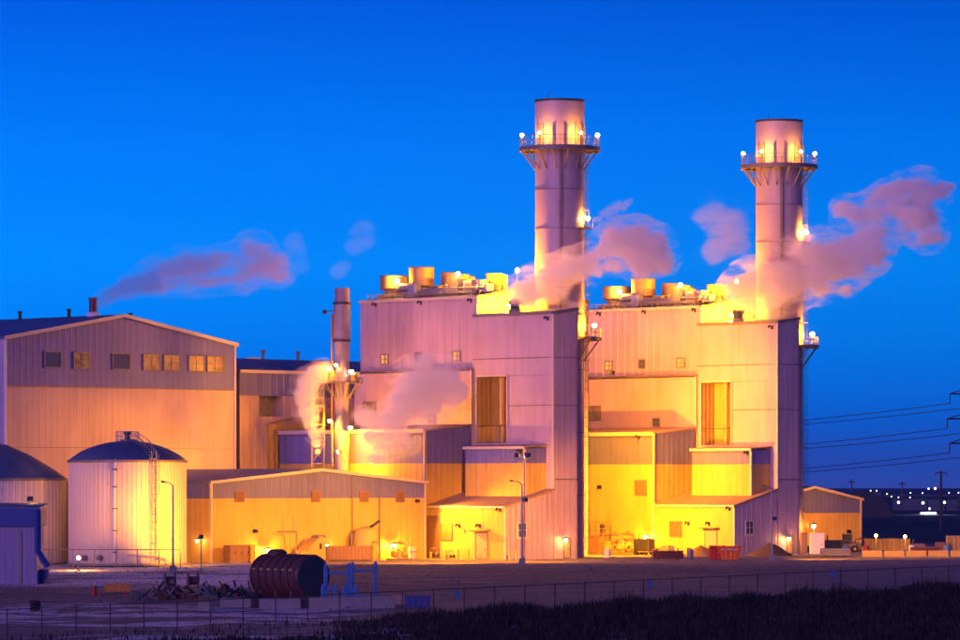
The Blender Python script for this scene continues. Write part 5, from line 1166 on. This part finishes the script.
# =================================================================== FOREGROUND YARD
def vessel():
    b0 = ground(300, 601); c = Vector((b0.x - 1.15, b0.y + 2.3, b0.z)); r = thing('ribbed_vessel', 'large rust-dark ribbed cylindrical vessel on saddles with a dome on top', 'vessel', c)
    A = Vector((.62, -.785, 0)).normalized(); B = Vector((-A.y, A.x, 0)); K = Vector((0, 0, 1)); Rr, L_ = 2.05, 7.6; ax = c + K * (Rr + .35)
    def circ(x_, rr): return [ax + A * x_ + (B * math.cos(t_) + K * math.sin(t_)) * rr for t_ in [k * 2 * math.pi / 40 for k in range(40)]]
    MB().loft([circ(-L_ / 2 - .25, Rr * .75), circ(-L_ / 2, Rr), circ(L_ / 2, Rr), circ(L_ / 2 + .08, Rr * .97)]).build('shell', M_VESSEL, r, True)
    for k in range(7):
        x_ = lerp(-L_ / 2 + .1, L_ / 2 - .1, k / 6); MB().loft([circ(x_ - .09, Rr - .02), circ(x_ - .09, Rr + .13), circ(x_ + .09, Rr + .13), circ(x_ + .09, Rr - .02)], True, False, False).build('stiffener_ring', M_VESSEL, r, True)
    MB().loft([circ(L_ / 2 + .081, Rr * .93), circ(L_ / 2 + .16, Rr * .90)]).build('end_plate', M_DARK, r)
    for x_ in (-2.6, 0, 2.6):
        mb = MB(); mb.box(c + A * x_, .35, 3.4, 1.0, A); mb.build('saddle', M_VESSEL, r)
    d0 = ax + A * -2.1 + K * (Rr - .12)
    MB().lathe(d0, [(.95, 0), (1.0, .45), (.8, .62), (.3, .7)], 20).build('dome_hatch', M_VESSEL, r, True)
    # side lugs in yellow
    for k in range(6):
        x_ = lerp(-L_ / 2 + .7, L_ / 2 - .7, k / 5); MB().box(ax + A * x_ - B * (Rr + .02) + K * .55, .55, .14, .22, A).build('side_lug', M_DRUM, r)
    return r
vessel()
def h_frame(px, py, label, s=1.0):
    b = ground(px, py); r = thing('steel_frame', label, 'frame', b); K = Vector((0, 0, 1)); A = Vector((.93, .36, 0)); B = Vector((-.36, .93, 0))
    w_, h = 1.2 * s, 3.75 * s
    for i in (-1, 1):
        MB().box(b + A * (i * w_), .28, .4, h, A).build('upright', M_BLUE, r); MB().box(b + A * (i * w_) + K * (h - .25), .16, .55, .5, A, .6).build('head_plate', M_BLUE, r)
        MB().box(b + A * (i * w_) - B * .2, .3, 1.6, .18, A).build('foot', M_BLUE, r)
    MB().box(b + K * (h * .78), 2 * w_ - .28, .18, .26, A).build('cross_beam', M_BLUE, r); MB().box(b + K * .45, 2 * w_ - .28, .18, .26, A).build('cross_beam', M_BLUE, r)
    return r
h_frame(364, 602, 'tall blue steel frame standing furthest from the ribbed vessel'); h_frame(337, 604, 'tall blue steel frame standing close beside the ribbed vessel', .98)
h_frame(329, 607, 'low blue steel trestle before the ribbed vessel end', .52); h_frame(350, 607.5, 'low blue steel trestle between the two tall blue frames', .5)
def block(px, py, L_, H_, W_, label, grp, ax=(1, .06)):
    b = ground(px, py) - Vector((0, 0, .08)); o = MB().bevbox(b, L_, W_, H_, ax, .06).build('concrete_block', M_CONC, None); return tag(o, label, 'concrete block', grp)
block(280, 609, 4.0, 1.05, 1.0, 'long concrete block in front of the ribbed vessel', None)
block(331, 609, 4.2, 1.15, 1.0, 'long concrete block in front of the low blue trestles', None); block(374, 608, 4.0, 1.15, 1.0, 'long concrete block in front of the furthest blue frame', None)
block(238, 607, 3.4, .9, .9, 'low concrete block beside the wheel stack', None); block(205, 611, 1.3, .9, .8, 'short stubby concrete block under the scrap row', None)
def tyre_stack(px, py, n, label):
    b = ground(px, py); r = thing('tyre_stack', label, 'tyres', b)
    for k in range(n): MB().lathe(b + Vector((.05 * (k % 2), 0, .34 * k)), [(.3, .05), (.45, 0), (.55, .08), (.55, .25), (.45, .33), (.3, .28)], 18, False, False).build('tyre', M_RUBBER, r, True)
tyre_stack(256, 608, 4, 'black tyre stack between the low concrete blocks'); tyre_stack(304, 608, 3, 'black tyre stack between the long concrete blocks'); tyre_stack(35, 611, 3, 'black tyre stack beside the west snow patches')
# scrap row: slanting beams, each one a piece
rnd = random.Random(11)
def scrap(px, py, label, n, ln):
    b = ground(px, py); r = thing('scrap_heap', label, 'scrap heap', b)
    for k in range(n):
        o_ = b + Vector((rnd.uniform(-2.2, 2.2), rnd.uniform(-.7, .7), rnd.uniform(.05, .5))); d = Vector((rnd.uniform(-1, 1), rnd.uniform(-.5, .5), rnd.uniform(.15, .9))).normalized(); l = rnd.uniform(.6, 1) * ln
        MB().tube([o_, o_ + d * l], rnd.uniform(.06, .14), rnd.choice((4, 4, 8))).build('beam', rnd.choice((M_DARK, M_VESSEL, M_STEEL, M_DARK, M_GREY)), r)
    for k in range(3): MB().bevbox(b + Vector((rnd.uniform(-2, 2), rnd.uniform(-.6, .4), -.05)), rnd.uniform(.6, 1.1), .8, rnd.uniform(.5, 1.1), (rnd.uniform(.5, 1), rnd.uniform(-.5, .5))).build('machine_part', rnd.choice((M_DARK, M_VESSEL)), r)
scrap(176, 598, 'heap of dark scrap beams beneath the grey lamp post', 22, 1.9); scrap(212, 599, 'heap of dark scrap beams in the middle of the scrap row', 24, 1.8); scrap(240, 599, 'heap of reddish scrap beams against the ribbed vessel', 22, 1.7); scrap(156, 600, 'low loose end of the scrap row beside the tan box', 12, 1.3)
def roller(px, py, label):
    b = ground(px, py); r = thing('cable_drum', label, 'cable drum', b); K = Vector((0, 0, .75)); A = Vector((1, .2, 0)).normalized()
    for i in (-.5, .5): MB().tube([b + K + A * (i - .06), b + K + A * (i + .06)], .8, 20).build('flange', M_DARK, r)
    MB().tube([b + K - A * .45, b + K + A * .45], .45, 14).build('barrel', M_VESSEL, r)
roller(170, 588, 'black cable drum on the scrap row below the lamp post'); roller(193, 588, 'black cable drum beside the reddish scrap beams')
c = ground(118, 593); crate(c, 2.7, 1.2, 1.0, 'tan timber box tinted orange as if lamp-lit, beside the red drum', mat('lamplit_timber', (.62, .26, .05), .7, 0, 2, .2), (1, .05))  # orange base colour stands in for lamp light on the box
c = ground(94, 596); r = thing('oil_drum', 'rusty red upright oil drum left of the tan box', 'drum', c); MB().lathe(c, [(.3, 0), (.3, .95)], 18).build('body', M_RED, r, True)
for z in (.02, .33, .64, .93): MB().ring(c, .28, .325, z, z + .05, 18).build('hoop', M_RED, r)
for px, py in ((100, 596), (125, 596)):
    c = ground(px, py); r = thing('traffic_cone', 'small red traffic cone near the tan box', 'cone', c, 'red traffic cones'); MB().box(c, .4, .4, .05).build('base', M_RED, r); MB().lathe(c, [(.15, .05), (.04, .55)], 12).build('cone', M_RED, r, True)
p = ground(411, 609); skip(p + Vector((.6, 0, 0)), 2.4, 1.5, 1.2, M_BLUED, 'dark blue open bin behind the chain-link fence', (1, .1), flare=1.1); p = ground(399, 606); crate(p, 1.4, 1.0, 1.0, 'orange box beside the dark blue bin', M_DOOR, (1, 0))
# =================================================================== CHAIN-LINK FENCE
def chain_fence():
    r = thing('chain_link_fence', 'long dark chain-link fence on slim posts across the foreground', 'fence', (4, 388, terrain(4, 388)))
    xs = [-52 + 3.02 * k * .93 for k in range(40)]
    prev = None
    wm = MB()
    for i, x_ in enumerate(xs):
        y_ = fence_y(x_); z = terrain(x_, y_); top = lerp(-1.25, 1.30, (x_ + 36) / 82)
        top = max(top, z + 2.2)
        cur = (Vector((x_, y_, z - .1)), Vector((x_, y_, top)))
        MB().tube([cur[0], cur[1]], .055, 6).build('post', M_DARK, r)
        MB().sphere(cur[1], .075, 4).build('post_cap', M_DARK, r)
        if prev:
            MB().tube([prev[1] - Vector((0, 0, .03)), cur[1] - Vector((0, 0, .03))], .035, 5).build('top_rail', M_DARK, r)
            pb_, pt_, cb, ct = prev[0] + Vector((0, 0, .2)), prev[1], cur[0] + Vector((0, 0, .2)), cur[1]
            m_ = MB(); n = 16
            def P(u_, v_): return pb_.lerp(cb, u_).lerp(pt_.lerp(ct, u_), v_)
            for k in range(-n + 1, n):
                for sg in (0, 1):
                    u0, v0 = (k / n, 0) if k >= 0 else (0, -k / n); ln_ = 1 - max(u0, v0)
                    if ln_ <= .01: continue
                    A_, B_ = (P(u0, v0), P(u0 + ln_, v0 + ln_)) if sg == 0 else (P(u0, 1 - v0), P(u0 + ln_, 1 - v0 - ln_))
                    m_.tube([A_, B_], .006, 3)
            m_.build('mesh_panel', M_GREY, r)
        prev = cur
    return r
chain_fence()
for px, py, nm in ((457, 595, 'small blue plate on the fence before the violet-lit hall'), (650, 584, 'small blue plate on the fence before the orange-lit hall'), (833, 573, 'small blue plate on the fence near the lit barrier row')):
    k = (px - 480) / FPX; Y = 390
    for _ in range(20): Y = fence_y(k * Y)
    p = at(px, py, Y - .08); o = MB(); o.box(p - Vector((0, 0, .35)), .5, .03, .7, (.85, .52)); q = o.build('fence_plate', M_BLUE, None); tag(q, nm, 'plate')
# =================================================================== WEEDS
def weeds():
    rnd = random.Random(5); v, f = [], []
    def blade(x_, y_, z, h):
        a = rnd.uniform(0, 6.28); w_ = rnd.uniform(.03, .08); lx, ly = rnd.uniform(-.35, .35) * h, rnd.uniform(-.3, .3) * h; n = len(v); ca, sa = math.cos(a) * w_, math.sin(a) * w_
        v.extend([(x_ - ca, y_ - sa, z - .05), (x_ + ca, y_ + sa, z - .05), (x_ + lx * .4 + ca * .7, y_ + ly * .4 + sa * .7, z + h * .55), (x_ + lx * .4 - ca * .7, y_ + ly * .4 - sa * .7, z + h * .55), (x_ + lx, y_ + ly, z + h)])
        f.append((n, n + 1, n + 2, n + 3)); f.append((n + 3, n + 2, n + 4))
    n = 0
    while n < 70000:
        x_ = rnd.uniform(-50, 64); yf = fence_y(x_); 
        d = rnd.random() ** 1.15 * 62; y_ = yf - 1.2 - d
        k = sstep(-16, 2, x_)                                       # sparse on the west side, dense bank on the east
        cl = .5 + .5 * math.sin(x_ * .9 + math.sin(y_ * .23) * 2) * math.sin(y_ * .35 + x_ * .21)
        dens = lerp(.04 if d < 26 else .75, 1.0, k) * (.35 + .65 * cl)
        if rnd.random() > dens: continue
        h = rnd.uniform(.35, .95) * lerp(.7, 1.15, k) * (.45 + 1.0 * cl)
        if rnd.random() < .02: h *= 1.6
        blade(x_, y_, terrain(x_, y_), h); n += 1
    me = bpy.data.meshes.new('weeds'); me.from_pydata(v, [], f); me.materials.append(mat('pale_stalks', (.060, .048, .034), .9)); me.materials[0:0]; me.polygons.foreach_set('material_index', [0 if (i // 2) % 6 == 0 else 1 for i in range(len(f))]); me.materials.append(mat('dry_weeds', (.022, .018, .017), .9, 0, .6, .4)); o = bpy.data.objects.new('weeds', me); COL.objects.link(o); o['kind'] = 'stuff'
    o['label'] = 'dark rough weeds covering the bank before the fence'; o['category'] = 'weeds'
weeds()
def clods():
    rnd = random.Random(9); v, f = [], []
    for _ in range(9000):
        y_ = rnd.uniform(372, 486); x_ = rnd.uniform(-52, 62)
        if y_ < fence_y(x_) + 1: continue
        z = terrain(x_, y_); r_ = rnd.uniform(.04, .13) * (1.8 if rnd.random() < .05 else 1); n = len(v)
        pts = [(math.cos(k * 2.1 + x_) * r_ * rnd.uniform(.7, 1.2), math.sin(k * 2.1 + x_) * r_ * rnd.uniform(.7, 1.2)) for k in range(3)]
        v.extend([(x_ + a_, y_ + b_, z - .03) for a_, b_ in pts]); v.append((x_ + rnd.uniform(-.3, .3) * r_, y_, z + r_ * rnd.uniform(.6, 1.2)))
        f.extend([(n, n + 1, n + 3), (n + 1, n + 2, n + 3), (n + 2, n, n + 3)])
    me = bpy.data.meshes.new('clods'); me.from_pydata(v, [], f); me.materials.append(mat('stone_clods', (.17, .145, .13), .95, 0, .4, .5)); o = bpy.data.objects.new('clods', me); COL.objects.link(o); o['kind'] = 'stuff'
    o['label'] = 'loose stones and clods strewn over the yard'; o['category'] = 'stones'
clods()
# =================================================================== STEAM
def plume(puffs, Y, dens, label, nscale=.35, warp=.55, depth=.8, seed=0, soft=.55, edge=.0, interp=False, col=(.99, .95, .96)):
    """puffs: (px, py, r_px[, dY]) -> one fused hull with a volume that thins towards its edge"""
    pts = []
    for q in puffs:
        dy = q[3] if len(q) > 3 else 0; y_ = Y + dy; p = at(q[0], q[1], y_); pts.append((p, 1.32 * q[2] * y_ / FPX))
    if interp:
        new = [pts[0]]
        for (p0_, r0_), (p1_, r1_) in zip(pts, pts[1:]):
            for f_ in (.33, .67): new.append((p0_.lerp(p1_, f_) + Vector((0, 0, math.sin(f_ * 9 + p0_.x) * .25 * min(r0_, r1_))), lerp(r0_, r1_, f_) * .98))
            new.append((p1_, r1_))
        pts = new
    mb = MB()
    for p, rr in pts: mb.sphere(p, rr * 1.25, 8)
    base = Vector((sum(p.x for p, _ in pts) / len(pts), sum(p.y for p, _ in pts) / len(pts), min(p.z - rr for p, rr in pts)))
    m = bpy.data.materials.new('steam'); m.use_nodes = True; t = m.node_tree; t.nodes.clear(); N, L = t.nodes.new, t.links.new
    out = N('ShaderNodeOutputMaterial'); pv = N('ShaderNodeVolumePrincipled'); L(pv.outputs[0], out.inputs['Volume'])
    pv.inputs['Color'].default_value = (*col, 1); pv.inputs['Anisotropy'].default_value = -.35
    geo = N('ShaderNodeTexCoord'); 
    wn = N('ShaderNodeTexNoise'); wn.inputs['Scale'].default_value = nscale * .8; wn.inputs['Detail'].default_value = 4; wn.noise_dimensions = '4D'; wn.inputs['W'].default_value = seed
    L(geo.outputs['Object'], wn.inputs['Vector'])
    sb = N('ShaderNodeVectorMath'); sb.operation = 'SUBTRACT'; sb.inputs[1].default_value = (.5, .5, .5); L(wn.outputs['Color'], sb.inputs[0])
    sl = N('ShaderNodeVectorMath'); sl.operation = 'SCALE'; sl.inputs['Scale'].default_value = warp * 2; L(sb.outputs[0], sl.inputs[0])
    ad = N('ShaderNodeVectorMath'); ad.operation = 'ADD'; L(geo.outputs['Object'], ad.inputs[0]); L(sl.outputs[0], ad.inputs[1])
    acc = None
    for p, rr in pts:
        d = N('ShaderNodeVectorMath'); d.operation = 'DISTANCE'; L(ad.outputs[0], d.inputs[0]); d.inputs[1].default_value = p - base
        k = N('ShaderNodeMapRange'); k.inputs[1].default_value = 0; k.inputs[2].default_value = rr * .97; k.inputs[3].default_value = 1; k.inputs[4].default_value = 0; L(d.outputs['Value'], k.inputs[0])
        if acc is None: acc = k.outputs[0]
        else:
            mxn = N('ShaderNodeMath'); mxn.operation = 'SMOOTH_MAX'; mxn.inputs[2].default_value = .25; L(acc, mxn.inputs[0]); L(k.outputs[0], mxn.inputs[1]); acc = mxn.outputs[0]
    n2 = N('ShaderNodeTexNoise'); n2.inputs['Scale'].default_value = nscale; n2.inputs['Detail'].default_value = 7; n2.inputs['Roughness'].default_value = .66; n2.noise_dimensions = '4D'; n2.inputs['W'].default_value = seed + 3
    mpn = N('ShaderNodeMapping'); mpn.inputs['Rotation'].default_value = (0, R(28), 0); mpn.inputs['Scale'].default_value = (.5, 1, 1.5); L(geo.outputs['Object'], mpn.inputs[0]); L(mpn.outputs[0], n2.inputs['Vector'])
    gate = N('ShaderNodeMapRange'); gate.interpolation_type = 'SMOOTHSTEP'; gate.inputs[1].default_value = .02; gate.inputs[2].default_value = .40; L(acc, gate.inputs[0])
    nc = N('ShaderNodeMath'); nc.operation = 'MULTIPLY_ADD'; L(n2.outputs[0], nc.inputs[0]); nc.inputs[1].default_value = 2.1; nc.inputs[2].default_value = -.55
    ns = N('ShaderNodeMath'); ns.operation = 'MULTIPLY_ADD'; L(gate.outputs[0], ns.inputs[0]); ns.inputs[1].default_value = .34; L(nc.outputs[0], ns.inputs[2])
    fr = N('ShaderNodeMapRange'); fr.interpolation_type = 'SMOOTHSTEP'; fr.inputs[1].default_value = .56 - edge; fr.inputs[2].default_value = .56 + .36 * soft; fr.inputs[3].default_value = 0; fr.inputs[4].default_value = dens; L(ns.outputs[0], fr.inputs[0])
    fin = N('ShaderNodeMath'); fin.operation = 'MULTIPLY'; L(fr.outputs[0], fin.inputs[0]); L(gate.outputs[0], fin.inputs[1])
    L(fin.outputs[0], pv.inputs['Density'])
    o = mb.build('steam_plume', m, None)
    o.location = base
    for vtx in o.data.vertices: pass
    # rebuild coordinates relative to base, fuse the puffs
    o.data.clear_geometry(); o.data.from_pydata([(x_ - base.x, y_ - base.y, z - base.z) for x_, y_, z in mb.v], [], mb.f)
    rm = o.modifiers.new('fuse', 'REMESH'); rm.mode = 'VOXEL'; rm.voxel_size = min(rr for _, rr in pts) * .45
    dg = bpy.context.evaluated_depsgraph_get(); me = bpy.data.meshes.new_from_object(o.evaluated_get(dg)); o.modifiers.clear(); o.data = me
    me.materials.clear(); me.materials.append(m)
    tag(o, label, 'steam')
    return o
plume([(97, 302, 5), (104, 299, 6), (110, 296, 8), (118, 293, 9), (132, 287, 11), (152, 279, 14), (176, 272, 17), (200, 271, 17), (224, 272, 15), (247, 266, 16), (256, 252, 15), (258, 266, 14), (277, 270, 13)], CH.y, .34, 'thin violet smoke drifting from the gabled hall chimney', .30, 1.8, seed=1, soft=1.1, interp=True, col=(.62, .50, .72))
plume([(293, 241, 11), (300, 262, 12)], CH.y, .045, 'faint detached smoke wisp beyond the gabled hall smoke', .3, .9, seed=8, soft=1.1, edge=-.04, interp=True, col=(.62, .50, .72))
plume([(364, 233, 15), (352, 246, 9)], CH.y, .045, 'faint round smoke puff in the sky above the flue', .3, .9, seed=9, soft=1.1, edge=-.04, interp=True, col=(.62, .50, .72))
plume([(338, 271, 9), (345, 263, 7)], CH.y, .04, 'faintest smoke wisp just above the flue tip', .3, .9, seed=10, soft=1.1, edge=-.04, interp=True, col=(.62, .50, .72))
plume([(324, 368, 7), (316, 374, 10), (308, 384, 12), (305, 396, 12), (308, 409, 11), (311, 421, 9), (314, 433, 7), (316, 444, 5), (317, 452, 3)], 535, .75, 'pale steam plume falling beside the slim flue', .6, .45, seed=2, soft=.4)
plume([(366, 421, 11), (372, 433, 14), (383, 445, 13), (375, 459, 8), (392, 424, 18), (403, 440, 13), (404, 405, 19), (418, 389, 23), (424, 371, 15), (442, 384, 19), (458, 394, 13), (430, 408, 14)], 529, 1.1, 'billowing steam cloud rolling over the low block beside the flue', .42, 1.5, seed=3, soft=.9)
plume([(527, 294, 16), (540, 289, 19), (556, 284, 20), (572, 272, 17), (588, 262, 14), (604, 247, 13), (618, 242, 17), (636, 245, 20), (652, 252, 20), (662, 262, 12), (600, 271, 8), (612, 267, 8), (640, 268, 12)], 531.5, 1.0, 'orange-tinged steam cloud blowing past the stack of the violet-lit hall', .36, 1.8, seed=4, soft=.95)
plume([(596, 219, 3), (606, 214, 4), (616, 209, 5), (626, 203, 4), (631, 200, 2.5)], 531.5, .4, 'small steam shred beside the stack rest-platform lamp', .6, .5, seed=11, soft=.7, interp=True)
plume([(712, 218, 18), (726, 232, 24), (714, 248, 16), (738, 244, 13)], 545, .18, 'faint violet steam cloud hanging between the two stacks', .28, 1.2, seed=5, soft=1.0, edge=-.03)
plume([(740, 294, 17), (752, 289, 21), (768, 285, 24), (788, 277, 24), (808, 263, 22), (826, 262, 24), (846, 258, 22), (866, 248, 20), (872, 232, 14), (845, 209, 11), (856, 213, 12), (872, 208, 13), (890, 202, 16), (906, 196, 17), (922, 190, 16), (940, 191, 11), (915, 216, 19), (928, 232, 15), (820, 288, 12), (846, 290, 7)], 561.5, 1.0, 'large steam cloud streaming across the stack of the orange-lit hall', .34, 1.9, seed=6, soft=.95)

# =================================================================== HAZE
hm = bpy.data.materials.new('dusk_haze'); hm.use_nodes = True; t = hm.node_tree; t.nodes.clear()
ho = t.nodes.new('ShaderNodeOutputMaterial'); hv = t.nodes.new('ShaderNodeVolumePrincipled'); t.links.new(hv.outputs[0], ho.inputs['Volume'])
hv.inputs['Color'].default_value = (.22, .40, 1, 1); hv.inputs['Density'].default_value = .00004; hv.inputs['Anisotropy'].default_value = .0
o = MB().box((0, 4390, -6), 10200, 9400, 90).build('haze', hm, None, kind='stuff')
